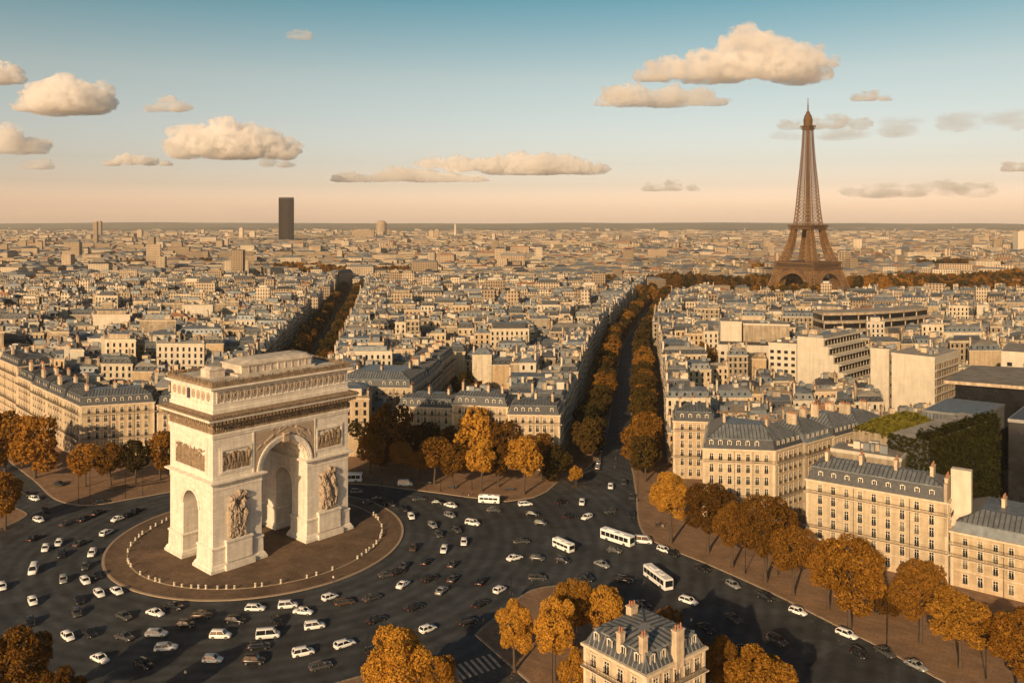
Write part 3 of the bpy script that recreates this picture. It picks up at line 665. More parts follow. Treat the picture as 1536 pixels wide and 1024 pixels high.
# ---- shared window, pane, dormer meshes (x along the wall, y out of it, z up)
def window_meshes(w, h):
    b = KB(); s = .2
    b.box(-w / 2 - s, -.05, -.12, -w / 2, .12, h, 'trim'); b.box(w / 2, -.05, -.12, w / 2 + s, .12, h, 'trim')
    b.box(-w / 2 - s - .06, -.05, h, w / 2 + s + .06, .2, h + .3, 'trim'); b.box(-w / 2 - s - .08, -.05, -.26, w / 2 + s + .08, .24, -.12, 'trim')
    b.box(-.05, .03, 0, .05, .09, h, 'frame'); b.box(-w / 2, .03, h * .68, w / 2, .085, h * .68 + .09, 'frame')
    b.box(-w / 2, .03, -.1, -w / 2 + .08, .08, h, 'frame'); b.box(w / 2 - .08, .03, -.1, w / 2, .08, h, 'frame')
    b.box(-w / 2 - .05, .2, .02, w / 2 + .05, .24, .08, 'iron'); b.box(-w / 2 - .05, .2, .8, w / 2 + .05, .24, .86, 'iron')
    for i in range(7): x = -w / 2 + w * i / 6; b.box(x - .02, .21, .08, x + .02, .23, .8, 'iron')
    keys = sorted(set(b.m)); b.m = [keys.index(k) for k in b.m]; fm = b.mesh('window', [M[k] for k in keys])
    p = MB(); p.box(-w / 2, -.02, -.12, w / 2, .015, h); return fm, [p.mesh('pane', [M[k]]) for k in ('glass', 'glass', 'glass', 'curtain')]
WIN = {'tall': window_meshes(1.15, 2.25), 'mid': window_meshes(1.15, 1.9), 'low': window_meshes(1.05, 1.5)}
def dormer_mesh():
    b = KB(); w, h = 1.3, 1.9
    b.box(-w / 2, -2.0, 0, -w / 2 + .18, .12, h, 'slate'); b.box(w / 2 - .18, -2.0, 0, w / 2, .12, h, 'slate'); b.box(-w / 2 + .18, -.05, 0, w / 2 - .18, 0, h, 'glass')
    b.box(-.04, .0, 0, .04, .06, h, 'frame'); b.box(-w / 2 + .02, .05, -.1, -w / 2 + .22, .16, h, 'frame'); b.box(w / 2 - .22, .05, -.1, w / 2 - .02, .16, h, 'frame')
    for x0, x1, z0, z1 in ((-w / 2 - .15, 0, h, h + .38), (0, w / 2 + .15, h + .38, h)):
        b.poly([(x0, .25, z0), (x1, .25, z1), (x1, -2.2, z1 + .1), (x0, -2.2, z0 + .1)], 'zinc')
    b.poly([(-w / 2 - .1, .2, h), (w / 2 + .1, .2, h), (0, .2, h + .36)], 'frame')
    keys = sorted(set(b.m)); b.m = [keys.index(k) for k in b.m]; return b.mesh('dormer', [M[k] for k in keys])
DORM = dormer_mesh()
def wall_shell(wb, P, h, wk, z0=0.1, corn=True, courses=(), th=.3):
    n = len(P)
    wb.prism(P, z0, h + .38, wk)
    if corn: wb.prism(inset(P, -.38), h, h + .42, 'trim', bottom=True)
    for z in courses: wb.prism(inset(P, -.10), z - .1, z + .12, 'trim', bottom=True)
def railing(b, p, e, n, L, z, off=.75):
    o = Vector((*p, z)) + Vector((*n, 0)) * off; ev, nv = Vector((*e, 0)), Vector((*n, 0))
    b.obox(o + Vector((0, 0, .92)), ev * L, nv * .06, (0, 0, .06), 'iron'); b.obox(o + Vector((0, 0, .12)), ev * L, nv * .05, (0, 0, .05), 'iron')
    k = 0.
    while k < L: b.obox(o + ev * k + Vector((0, 0, .15)), ev * .05, nv * .04, (0, 0, .78), 'iron'); k += .33
NB = [0]
HULLS = []                   # footprints already taken
def hausmann(P, h, label, wk='wall0', roof='mansard', floors=5, g=4.4, bay=2.9, wins=None, dorm=True, chims=3, seam=True, balc=(1, -1), mh=3.0, rise=1.2, top='zinc', steep='slate', seed=1, group='stone apartment buildings round the square', margin=1.6, name='apartment_building', clutter=0):
    """an apartment house whose windows, dormers, balconies and chimneys are parts"""
    P = ccw(P); HULLS.append(P); rng = random.Random(seed); cx = sum(p[0] for p in P) / len(P); cyy = sum(p[1] for p in P) / len(P)
    B = (cx, cyy, .14); P = [(p[0] - cx, p[1] - cyy) for p in P]
    PW = [(p[0] + cx, p[1] + cyy) for p in P]
    t = thing(name, B, label, 'building', group); NB[0] += 1
    fh = (h - g) / (floors - 1); zs = [g + fh * i for i in range(floors - 1)]
    wb = KB(); wall_shell(wb, P, h, wk, 0, True, [g - .15] + [zs[-1] - .1]); n = len(P)
    bal = []
    for i in range(n):
        a, b = P[i], P[(i + 1) % n]
        if not (faces_cam(PW[i], PW[(i + 1) % n], .35) if wins is None else i in wins): continue
        e, nn, L = edge_info(a, b)
        for k in range(int(L / .01) * 0): pass
        nb = max(1, int((L - 2 * margin) / bay + .6)); xs = [margin + (L - 2 * margin) * (k + .5) / nb for k in range(nb)]
        rz = math.atan2(e.y, e.x) + math.pi
        for fi, z in enumerate([.9] + zs):
            kind = 'tall' if 0 < fi < floors - 1 else ('mid' if fi else 'tall')
            if fi == floors - 1 and fh < 3: kind = 'low'
            fm, pm = WIN[kind]
            for x in xs:
                w = link('window', fm, t, (a[0] + e.x * x, a[1] + e.y * x, z + (.55 if fi else .3)), rz); link('pane', rng.choice(pm), w)
        for bf in balc:
            z = zs[bf] - .05
            if L < 5: continue
            bb = KB(); o = Vector((a[0], a[1], z - .12)); bb.obox(o, Vector((*e, 0)) * L, Vector((*nn, 0)) * .85, (0, 0, .2), 'trim'); railing(bb, a, e, nn, L, z)
            bb.build('balcony', t)
        if dorm and roof == 'mansard':
            for x in xs[::1 if nb < 5 else 1]:
                if rng.random() < .12: continue
                link('dormer', DORM, t, (a[0] + e.x * x - nn.x * .75, a[1] + e.y * x - nn.y * .75, h + .75), rz)
        # pilaster strips and drainpipes
        for x in (.35, L - .35): wb.obox((a[0] + e.x * (x - .3) - nn.x * .1, a[1] + e.y * (x - .3) - nn.y * .1, 0), (e.x * .6, e.y * .6, 0), (nn.x * .2, nn.y * .2, 0), (0, 0, h), 'trim')
        if nb > 5:
            for x in ((xs[2] + xs[3]) / 2, (xs[-3] + xs[-2]) / 2): wb.obox((a[0] + e.x * x, a[1] + e.y * x, 0), (e.x * .12, e.y * .12, 0), (nn.x * .14, nn.y * .14, 0), (0, 0, h), 'slate')
    wb.build('wall', t)
    rb = KB()
    if roof == 'mansard': zt = mansard(rb, P, h, steep, top, mh, rise, seam)
    elif roof == 'hip':
        wmin = min(edge_info(P[i], P[(i + 1) % n])[2] for i in range(n)); Q = inset(P, wmin / 2 - .6); Pb = inset(P, -.3); zt = h + .5 + rise
        rb.frust(Pb, h + .43, Q, zt, top); rb.poly([(*q, zt) for q in Q], top)
        if seam:
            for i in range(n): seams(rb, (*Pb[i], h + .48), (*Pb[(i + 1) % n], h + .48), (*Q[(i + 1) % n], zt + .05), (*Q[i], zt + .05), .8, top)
    else:
        zt = h + 1.; rb.prism(P, h + .40, h + .9, wk, top); rb.prism(inset(P, .3), h + .5, h + .93, top)
    if clutter: roof_clutter(rb, P, zt, rng, clutter)
    rf = rb.build('roof', t)
    for k in range(chims):       # chimney slabs stand on the party lines
        i = rng.choice([j for j in range(n)]); tt = rng.uniform(.15, .85) if chims > 4 else (k + .5) / chims
        q0 = lerp2(P[0], P[1 % n], tt); q1 = lerp2(P[3 % n], P[2], tt); dd = Vector((q1[0] - q0[0], q1[1] - q0[1])); LL = dd.length; dd.normalize()
        c = lerp2(q0, q1, rng.uniform(.35, .6)); l = min(LL * .35, rng.uniform(2., 4.))
        chimney(c[0], c[1], dd.x, dd.y, h + 2, zt + rng.uniform(1.2, 2.6), .8, l, rng).build('chimney', t)
    return t
def roof_clutter(rb, P, z, rng, n):
    for k in range(n):
        u, v = rng.uniform(.18, .8), rng.uniform(.2, .75); q = lerp2(lerp2(P[0], P[1], u), lerp2(P[3], P[2], u), v)
        e, nn, L = edge_info(P[0], P[1]); w, d, hh = rng.uniform(.8, 3.5), rng.uniform(.8, 3.), rng.uniform(.5, 2.4)
        rb.obox((q[0], q[1], z - .6), (e.x * w, e.y * w, 0), (-nn.x * d, -nn.y * d, 0), (0, 0, hh + .6), rng.choice(['party', 'white', 'zinc', 'chim', 'zincl']), rng.choice(['zinc', 'flat', 'zincl']))
# ---- heroes
hausmann([(81, 232), (109.5, 211.7), (117, 222.3), (88.5, 242.6)], 20, 'long cream stone building with dormers and ribbed roof behind the right pavement trees', 'wall1', floors=6, bay=3.3, chims=4, mh=3.2, rise=1.7, seed=2, margin=2)
t = hausmann([(110, 211.3), (141, 186.5), (156, 205), (125, 230)], 13.2, 'lower stone building with a broad grey roof at the right edge', 'wall0', floors=4, bay=3.3, chims=2, rise=2.6, mh=2.2, seed=3, steep='zinc', dorm=False)
hausmann([(58, 256), (79, 253), (91, 262.5), (65, 281)], 22, 'lit cream corner building with a hipped grey zinc roof right of the central avenue', 'wall1', floors=6, bay=2.7, chims=2, rise=3.4, seed=4, mh=2.6, margin=1.2)
dx, dy = .784, .62
def wing(t0, t1, dep=15.5): return [(79 + dx * t0, 253 + dy * t0), (79 + dx * t1, 253 + dy * t1), (79 + dx * t1 - dy * dep, 253 + dy * t1 + dx * dep), (79 + dx * t0 - dy * dep, 253 + dy * t0 + dx * dep)]
for k, (t0, t1, hh, rs, lb) in enumerate(((15.4, 32, 21.5, 2.6, 'first'), (32.1, 48, 21, 3.0, 'second'), (48.1, 66, 20, 2.4, 'third'))):
    hausmann(wing(t0, t1), hh, '%s building of the zinc roofed wing running back from the lit corner building' % lb, 'wall%d' % (k % 3), floors=6, bay=2.6, chims=2, rise=rs, mh=2.6, seed=5 + k, steep=('zinc', 'slate', 'zinc')[k])
hausmann([(57.5, 300), (72, 298), (75, 315), (60.5, 317)], 20, 'narrow corner building with a dark mansard on the right side of the central avenue mouth', 'wall2', floors=6, bay=2.6, seed=9, chims=3)
hausmann([(12, 141), (20.8, 130.7), (32, 139.6), (23, 150)], 20, 'foreground corner building with tall chimneys and a ribbed grey mansard at the bottom edge', 'wall1', floors=6, bay=2.7, chims=0, mh=2.3, rise=.4, seed=10, steep='slate', top='zincl', seam=2, margin=.9)
hausmann([(-1.5, 310), (17.5, 308.6), (20, 324), (0, 326)], 20, 'corner building on the left side of the central avenue mouth', 'wall2', floors=6, bay=2.8, seed=11)
hausmann([(-23, 325), (-1.6, 320), (-.5, 338), (-21, 343)], 20.5, 'stone building behind the biggest orange tree of the far pavement', 'wall0', floors=6, bay=2.8, seed=12, chims=4, clutter=5)
hausmann([(-46, 338), (-23.2, 334), (-20, 349), (-43, 354)], 17, 'lower stone building with a grey mansard between two taller ones on the far pavement', 'wall2', floors=5, bay=2.8, seed=13)
hausmann([(-76, 363), (-43, 360), (-38, 388), (-70, 392)], 20, 'corner building with a grey hipped roof just right of the arch top', 'wall0', floors=6, bay=3., seed=14, rise=2.6)
hausmann([(-38, 388.2), (-35, 418), (-51, 420), (-54, 390)], 20, 'side street building behind the corner building right of the arch', 'wall1', floors=6, bay=3., seed=15)
hausmann([(-35, 418.2), (-31, 452), (-47, 454), (-51, 420.2)], 21, 'second side street building behind the one right of the arch top', 'wall2', floors=6, bay=3., seed=16)
hausmann([(-165, 322), (-140, 330), (-145, 346), (-179, 336.5)], 20.4, 'corner building with a dark mansard left of the arch', 'wall0', floors=6, bay=3.0, seed=17, rise=1.8)
dl = (-.698, .716)
def lrow(t0, t1, dep=14): return [(-165 + dl[0] * t0, 322 + dl[1] * t0), (-165 + dl[0] * t0 + .716 * dep, 322 + dl[1] * t0 + .698 * dep), (-165 + dl[0] * t1 + .716 * dep, 322 + dl[1] * t1 + .698 * dep), (-165 + dl[0] * t1, 322 + dl[1] * t1)]
for k, (t0, t1, hh, lb) in enumerate(((20.1, 42, 20.4, 'second building from the corner in the long facade left of the arch'), (42.1, 64, 20.4, 'third building from the corner in the long facade left of the arch'), (64.1, 86, 21, 'fourth building from the corner in the long facade left of the arch'), (86.1, 118, 25, 'tall building ending the long facade at the left edge'))):
    hausmann(lrow(t0, t1), hh, lb, 'wall%d' % (k % 3), floors=6, bay=3., seed=18 + k, wins=None)
hausmann([(-139.5, 331), (-117, 336), (-120, 352), (-144, 347)], 19, 'building half hidden behind the left side of the arch', 'wall1', floors=6, bay=3., seed=23)
# chimneys, party walls that single pieces of those houses out
def add_part(t, kb, name): kb.build(name, t, off=tuple(t.location))
byl = lambda s: [o for o in sc.objects if o.get('label', '').startswith(s)][0]
fg = byl('foreground corner'); rng = random.Random(77)
ezx = Vector((8.8, -10.3)).normalized(); ezy = Vector((11.2, 8.9)).normalized()
for px, py, Y, z0, l, w in ((948, 901, 146, 20, 1.7, 1.2), (931, 940, 136.2, 20, 1.1, .9), (965, 946, 132.8, 20, 1.1, .9), (1017, 936, 135.4, 19.4, 1.9, 1.0)):
    zt = H0 - (py - HY) * Y / F - .9; k = chimney((px - CX) / F * Y, Y, ezy.x, ezy.y, z0, zt, w, l, rng, 'chim'); add_part(fg, k, 'chimney')
gl = byl('long cream stone'); k = KB()          # the tall white party wall at its right end
a = Vector((109.5, 211.7)); e = Vector((28.5, -20.3)).normalized(); n_ = Vector((-e.y, e.x)) * 1
k.obox((a.x - e.x * .9 - n_.x * .2, a.y - e.y * .9 - n_.y * .2, 12), (e.x * .8, e.y * .8, 0), (n_.x * 4.5, n_.y * 4.5, 0), (0, 0, 13.2), 'party'); add_part(gl, k, 'gable_wall')
k = KB(); k.obox((a.x + e.x * .1 + n_.x * 4, a.y + e.y * .1 + n_.y * 4, 12), (e.x * 4.6, e.y * 4.6, 0), (n_.x * 2.4, n_.y * 2.4, 0), (0, 0, 16.2), 'white'); add_part(gl, k, 'party_wall')
for q in (0.5, 2.6): add_part(gl, chimney(a.x - e.x * .5 + n_.x * (q + 1), a.y - e.y * .5 + n_.y * (q + 1), n_.x, n_.y, 25, 26.2, .7, 1.8, rng, 'chim'), 'chimney')
# ---- modern blocks with shapes of their own
def modern(label, cat='building'):
    NB[0] += 1; return None
def custom(label, P, fn, group=None, name='office_building'):
    P = ccw(P); HULLS.append(P); c = (sum(p[0] for p in P) / len(P), sum(p[1] for p in P) / len(P), .14)
    t = thing(name, c, label, 'building', group); NB[0] += 1; fn(t, P, c); return t
def part(t, kb, name, c): return kb.build(name, t, off=c)
def slab_box(kb, o, ex, ey, x0, x1, y0, y1, z0, z1, k, top=None):
    o = Vector(o); p = o + ex * x0 + ey * y0; kb.obox((p.x, p.y, z0), (ex.x * (x1 - x0), ex.y * (x1 - x0), 0), (ey.x * (y1 - y0), ey.y * (y1 - y0), 0), (0, 0, z1 - z0), k, top)
def stepped(t, P, c):
    o = Vector((154, 455)); ex = Vector((20, -15)).normalized(); ey = Vector((31, 30)).normalized(); D = 46
    lv = [(0, 25, 9.5), (9.5, 27.8, 13.2), (13.2, 24.5, 15.6), (15.6, 20.6, 18.2), (18.2, 17, 20.8), (20.8, 12.6, 23.6), (23.6, 7.6, 26)]
    wb = KB(); gb = KB(); rb = KB(); tops = [30, 25.5, 21.2, 16.9, 12.6, 8.3]; xs = [14, 16.5, 19, 21.6, 24.2, 26.8]
    x0 = 0
    for x1, z in zip(xs, tops):
        slab_box(wb, o, ex, ey, x0, x1, 0, 1.2, 0, z, 'white'); slab_box(rb, o, ex, ey, x0, x1 - .6, 1.2, D, 0, z - 1.0, 'white', 'flat')
        slab_box(gb, o, ex, ey, x1 - .55, x1 - .45, 1.2, D, z - 4.2, z - 1.0, 'darkglass'); slab_box(wb, o, ex, ey, x1 - .6, x1 + .9, 1.2, D, z - 1.0, z - .3, 'white')
        for q in range(12): slab_box(wb, o, ex, ey, x1 - .5, x1 - .3, 2 + q * 3.7, 2.3 + q * 3.7, z - 4.2, z - 1., 'trim')
        x0 = x1
    slab_box(rb, o, ex, ey, 3, 11, 6, 38, 29, 30.6, 'zincl', 'zinc'); slab_box(rb, o, ex, ey, 2, 6, 10, 16, 30, 33, 'party', 'flat'); slab_box(rb, o, ex, ey, 7, 10, 24, 30, 30, 32.4, 'party', 'zinc')
    part(t, wb, 'wall', c); part(t, rb, 'roof', c); part(t, gb, 'window_band', c)
custom('white terraced building whose glass storeys step down to the right', [(154, 455), (176, 438.5), (209, 470), (187, 487)], stepped)
def gridded(t, P, c, h=25, nx_=5, nz_=6, k='white', faces=(0,), roofk='flat', band=False, win=(1.9, 1.7), top_clut=5, seed=1):
    wb = KB(); wb.prism(P, 0, h, k, roofk); wb.prism(inset(P, -.15), h - .5, h + .5, 'white' if k != 'darkglass' else 'zincl', bottom=True); wb.poly([(*p, h + .52) for p in inset(P, .25)], roofk)
    part(t, wb, 'wall', c); ng = 0
    for i in faces:
        a, b = P[i], P[(i + 1) % len(P)]; e, n, L = edge_info(a, b)
        for zi in range(nz_):
            z = 2.5 + (h - 4.2) * zi / nz_
            if band:
                gb = KB(); gb.obox((a[0] + e.x * .8 - n.x * .05, a[1] + e.y * .8 - n.y * .05, z), (e.x * (L - 1.6), e.y * (L - 1.6), 0), (n.x * .12, n.y * .12, 0), (0, 0, (h - 4) / nz_ * .62), 'darkglass')
                for q in range(int(L / 2.2)): gb.obox((a[0] + e.x * (1.5 + q * 2.2), a[1] + e.y * (1.5 + q * 2.2), z - .1), (e.x * .3, e.y * .3, 0), (n.x * .3, n.y * .3, 0), (0, 0, (h - 4) / nz_ * .7), 'party')
                part(t, gb, 'window_band', c)
                bb = KB(); bb.obox((a[0], a[1], z - .5), (e.x * L, e.y * L, 0), (n.x * 1.0, n.y * 1.0, 0), (0, 0, .32), 'white'); part(t, bb, 'balcony', c)
            else:
                for q in range(nx_):
                    x = L * (q + .5) / nx_; gb = KB(); gb.obox((a[0] + e.x * (x - win[0] / 2) - n.x * .05, a[1] + e.y * (x - win[0] / 2) - n.y * .05, z), (e.x * win[0], e.y * win[0], 0), (n.x * .1, n.y * .1, 0), (0, 0, win[1]), 'glass')
                    gb.obox((a[0] + e.x * (x - win[0] / 2 - .1), a[1] + e.y * (x - win[0] / 2 - .1), z - .2), (e.x * (win[0] + .2), e.y * (win[0] + .2), 0), (n.x * .22, n.y * .22, 0), (0, 0, .2), 'trim'); part(t, gb, 'window', c)
    rb = KB(); roof_clutter(rb, P, h + .5, random.Random(seed), top_clut); part(t, rb, 'roof_plant', c)
custom('white block with a grid of dark windows left of the terraced building', [(141, 463), (154.5, 457.5), (168, 477), (155, 483)], lambda t, P, c: gridded(t, P, c, 25, 4, 6, 'white', (0, 3)))
custom('tall cream block with a blank lit wall and balconies on its right side', [(177.5, 394), (190.6, 380), (213, 402), (199, 416)], lambda t, P, c: gridded(t, P, c, 30, 5, 7, 'white', (1,), band=True, seed=3, top_clut=9))
custom('narrow blank annex joined to the left of the tall cream block', [(171, 402), (178, 398), (186, 407), (179, 411.5)], lambda t, P, c: gridded(t, P, c, 31, 2, 5, 'white', (1,), seed=4, top_clut=3))
custom('long low building with a dark roof strip below the tall blank blocks', [(122, 498), (164, 489), (167, 503), (126, 512)], lambda t, P, c: gridded(t, P, c, 19, 9, 4, 'white', (0,), 'slate', seed=5, top_clut=2))
custom('white blank slab behind the long low building', [(127, 513), (139, 510), (142, 526), (130, 529)], lambda t, P, c: gridded(t, P, c, 31, 3, 6, 'white', (), seed=6))
custom('beige blank apartment block right of the white slab', [(140, 510), (166, 504), (169, 521), (143, 527)], lambda t, P, c: gridded(t, P, c, 30, 4, 6, 'party', (), seed=7))
def curved(t, P, c):
    wb = KB(); gb = KB(); n = 14
    for lv in range(5):
        z0 = 6 + lv * 5.2; r = lv * 2.2
        def pt(k, off): s = k / n; return (205 + 88 * s, 548 + r + off + 34 * s * s + 4 * s, )
        for k in range(n):
            a, b, a2, b2 = pt(k, 0), pt(k + 1, 0), pt(k, 26 - r), pt(k + 1, 26 - r)
            Q = [(a[0], a[1]), (b[0], b[1]), (b2[0], b2[1]), (a2[0], a2[1])]
            gb.prism(Q, z0 - (6 if lv == 0 else 0), z0 + 3.4, 'darkglass'); Q2 = [(a[0], a[1] - 1.6), (b[0], b[1] - 1.6), (b2[0], b2[1]), (a2[0], a2[1])]
            wb.prism(Q2, z0 + 3.4, z0 + 5.2, 'party', 'flat')
            if k % 2 == 0: gb.obox((a[0], a[1] - .3, z0), (.7, 0, 0), (0, .5, 0), (0, 0, 3.4), 'party')
    part(t, wb, 'terrace_slabs', c); part(t, gb, 'window_band', c)
custom('curved office building with dark glass tiers in front of the iron tower', [(205, 546), (293, 582), (293, 612), (205, 576)], curved)
# dark glass and ivy at the right edge
custom('ivy covered block rising behind the long cream building', [(117, 237), (153, 265), (146, 274), (110, 246)], lambda t, P, c: part(t, (lambda k: (k.prism(P, 0, 29.4, 'slate', 'flat'), k)[1])(KB()), 'wall', c))
custom('tall black glass building cut by the right edge', [(152, 258), (205, 228), (235, 262), (182, 292)], lambda t, P, c: gridded(t, P, c, 30.5, 1, 7, 'darkglass', (), 'slate', seed=8, top_clut=0))
def pavilion(t, P, c):
    wb = KB(); wb.prism(P, 0, 27.5, 'zinc', 'zinc'); wb.prism(inset(P, -.3), 27.2, 28.0, 'zincl', bottom=True); wb.poly([(*p, 28.02) for p in inset(P, .5)], 'zinc')
    for i in range(4):
        e, n, L = edge_info(P[i], P[(i + 1) % 4]); q = .5
        while q < L: wb.obox((P[i][0] + e.x * q, P[i][1] + e.y * q, 0), (e.x * .25, e.y * .25, 0), (n.x * .2, n.y * .2, 0), (0, 0, 27), 'slate'); q += 1.1
    part(t, wb, 'wall', c)
custom('flat roofed metal clad pavilion behind the roof garden', [(139, 284), (153, 274), (171, 293), (157, 303)], pavilion)
def canopy(t, P, c):
    wb = KB(); wb.prism(inset(P, 3), 0, 30.4, 'darkglass'); part(t, wb, 'glass_walls', c)
    rb = KB(); rb.prism(P, 30.4, 31.6, 'chim', 'flat', True); part(t, rb, 'roof_slab', c)
custom('dark glass building under a wide flat golden roof slab at the right edge', [(163, 318), (230, 283), (262, 330), (192, 352)], canopy, name='glass_building')
custom('white stepped apartment block above the flat roof at the right edge', [(216, 372), (244, 358), (262, 384), (234, 398)], lambda t, P, c: gridded(t, P, c, 34, 5, 7, 'white', (0, 1, 3), seed=9, top_clut=12), name='apartment_building')
custom('stone building with cluttered roof terraces behind the long cream building', [(93.5, 247), (109, 236), (114, 243), (98.5, 254)], lambda t, P, c: gridded(t, P, c, 24.5, 5, 6, 'party', (0, 3), seed=10, top_clut=14), name='apartment_building')

# ---- ordinary lots of the blocks
def overlap(P, Q):
    for A, B in ((P, Q), (Q, P)):
        for i in range(len(A)):
            e, n, L = edge_info(A[i], A[(i + 1) % len(A)])
            if min((Vector(q) - Vector(A[i])).dot(n) for q in B) > -.1: return False
    return True
COURTS = [[(-34, 356), (-6, 345), (-6, 438), (-30, 440)], [(104, 478), (121, 478), (121, 512), (104, 512)], [(120, 262), (150, 266), (150, 290), (120, 290)], [(58, 283), (100, 283), (76, 296), (58, 298)], [(330, 1060), (454, 1060), (454, 1182), (330, 1182)]]
LOW = [[(84, 300), (216, 318), (216, 440), (150, 452), (84, 400)]]
def lot(P, rng, edge, low, near):
    """walls, roof and chimneys of one ordinary house"""
    far = not near and min(p[1] for p in P) > 720
    h = rng.uniform(19, 21.5) if edge else rng.choice([rng.uniform(13, 17), rng.uniform(17, 22), rng.uniform(19, 25)])
    if low: h = rng.uniform(6.5, 11.5)
    style = rng.choices(['mansard', 'zhip', 'flat', 'terra', 'tall'], [.36, .22, .30, .04, .10])[0] if not edge else rng.choices(['mansard', 'zhip'], [.85, .15])[0]
    if style == 'tall': h = min(h + rng.uniform(4, 9), 32) if not low else h
    wk = 'wall%d' % rng.randrange(5) if style != 'tall' else rng.choice(['white', 'party', 'wall3'])
    if rng.random() < .28: wk = rng.choice(['white', 'party', 'party'])
    if far: wk = 'far%d' % rng.randrange(4)
    wb, rb = KB(), KB(); n = len(P); wb.prism(P, .1, h + .36, wk)
    if not far: wb.prism(inset(P, -.28), h, h + .4, 'trim', bottom=True)
    for i in range(n):
        a, b = P[i], P[(i + 1) % n]
        if far or not faces_cam(a, b, .45): continue
        e, nn, L = edge_info(a, b)
        if L < 3 or (rng.random() < .5 and not edge): continue
        nb = max(1, int(L / 2.7)); z = h - 2.9; w = .55
        while z > max(2, h - 13):
            for q in range(nb):
                x = L * (q + .5) / nb; o = (a[0] + e.x * (x - w) - nn.x * .02, a[1] + e.y * (x - w) - nn.y * .02, z)
                wb.obox(o, (e.x * 2 * w, e.y * 2 * w, 0), (nn.x * .06, nn.y * .06, 0), (0, 0, 2.0), 'glass', bottom=False)
            if edge or z > h - 4: wb.obox((a[0], a[1], z - .45), (e.x * L, e.y * L, 0), (nn.x * .4, nn.y * .4, 0), (0, 0, .18), 'trim')
            z -= 3.15
    if style == 'mansard':
        steep = rng.choice(['slate', 'slate', 'zinc', 'zincl']); zt = mansard(rb, P, h, steep, rng.choice(['zinc', 'zinc', 'zincl', 'flat']), rng.uniform(2.2, 3.2), rng.uniform(.6, 1.6))
        if not far:
            for i in range(n):
                a, b = P[i], P[(i + 1) % n]; e, nn, L = edge_info(a, b)
                if faces_cam(a, b, .3) and L > 4:
                    q = 1.6
                    while q < L - 1.2:
                        rb.obox((a[0] + e.x * (q - .5) - nn.x * 1.5, a[1] + e.y * (q - .5) - nn.y * 1.5, h + .8), (e.x, e.y, 0), (nn.x * .95, nn.y * .95, 0), (0, 0, 1.6), 'zinc')
                        rb.obox((a[0] + e.x * (q - .36) - nn.x * .6, a[1] + e.y * (q - .36) - nn.y * .6, h + .95), (e.x * .72, e.y * .72, 0), (nn.x * .08, nn.y * .08, 0), (0, 0, 1.3), 'glass', bottom=False); q += rng.uniform(2.6, 3.4)
    elif style in ('zhip', 'terra'):
        wmin = min(edge_info(P[i], P[(i + 1) % n])[2] for i in range(n)); Q = inset(P, max(.6, wmin / 2 - rng.uniform(.5, 2.5))); zt = h + rng.uniform(2, 3.4); k = 'terra' if style == 'terra' else rng.choice(['zinc', 'zinc', 'zincl', 'slate'])
        rb.frust(inset(P, -.2), h + .41, Q, zt, k); rb.poly([(*q, zt) for q in Q], k)
    else:
        zt = h + .9; rb.prism(P, h + .41, zt, wk); rb.poly([(*p, zt - .35) for p in inset(P, .3)], 'flat'); rb.prism(inset(P, .3), h + .41, zt - .3, 'flat')
        if rng.random() < .6 and not low: rb.prism(inset(P, min(3.2, rng.uniform(2, 3.6))), zt - .3, zt + rng.uniform(1.8, 3.), rng.choice(['white', 'party', 'zinc', 'slate']), 'zinc')
    roof_clutter(rb, P, zt, rng, rng.randint(2, 4 if far else 8))
    ch = []
    for k in range(rng.randint(1, 3) if not far else rng.randint(0, 2)):
        i = rng.choice([1, 3]); a, b = P[i], P[(i + 1) % n]; e, nn, L = edge_info(a, b); x = L * rng.uniform(.25, .75); l = min(L * .5, rng.uniform(1.6, 4.5))
        ch.append(chimney(a[0] + e.x * x - nn.x * .7, a[1] + e.y * x - nn.y * .7, e.x, e.y, h + .3, zt + rng.uniform(.8, 2.4), .8, l, rng, rng.choice(['chim', 'party', 'white'])))
    desc = {'mansard': 'grey mansard roof', 'zhip': 'hipped zinc roof', 'flat': 'flat terrace', 'terra': 'red tiled roof', 'tall': 'tall flat top'}[style]
    col = {'white': 'white', 'party': 'beige', 'wall0': 'cream stone', 'wall1': 'pale stone', 'wall2': 'tan stone', 'wall3': 'light stone', 'wall4': 'honey stone'}.get(wk, 'pale')
    return wb, rb, ch, '%s building with %s' % (col, desc)
for i, (c, dk) in enumerate([((.42, .31, .205), (.04, .035, .03)), ((.50, .385, .27), (.05, .045, .04)), ((.33, .245, .165), (.03, .025, .02)), ((.58, .47, .345), (.08, .065, .05))]):
    M['far%d' % i] = window_mat('far_facade', c, dk)
WOODS = [(62, 1012, 62, 24), (240, 1190, 85, 24), (392, 1215, 60, 20), (560, 1190, 85, 26), (700, 1225, 80, 24), (505, 1120, 40, 18), (620, 1100, 60, 16), (800, 1300, 80, 24), (-610, 1720, 72, 30), (-730, 1700, 60, 20), (-390, 1520, 75, 26), (-190, 1390, 62, 28), (-640, 1110, 45, 14), (-300, 1430, 60, 20), (130, 1130, 40, 16), (450, 1500, 60, 24), (900, 1700, 90, 26), (160, 960, 28, 12), (330, 985, 60, 14)]
def in_wood(x, y): return any(((x - a) / (b2 + 8)) ** 2 + ((y - b) / (c + (10 if y > b else 42))) ** 2 < 1 for a, b, b2, c in WOODS)
LOTS = []
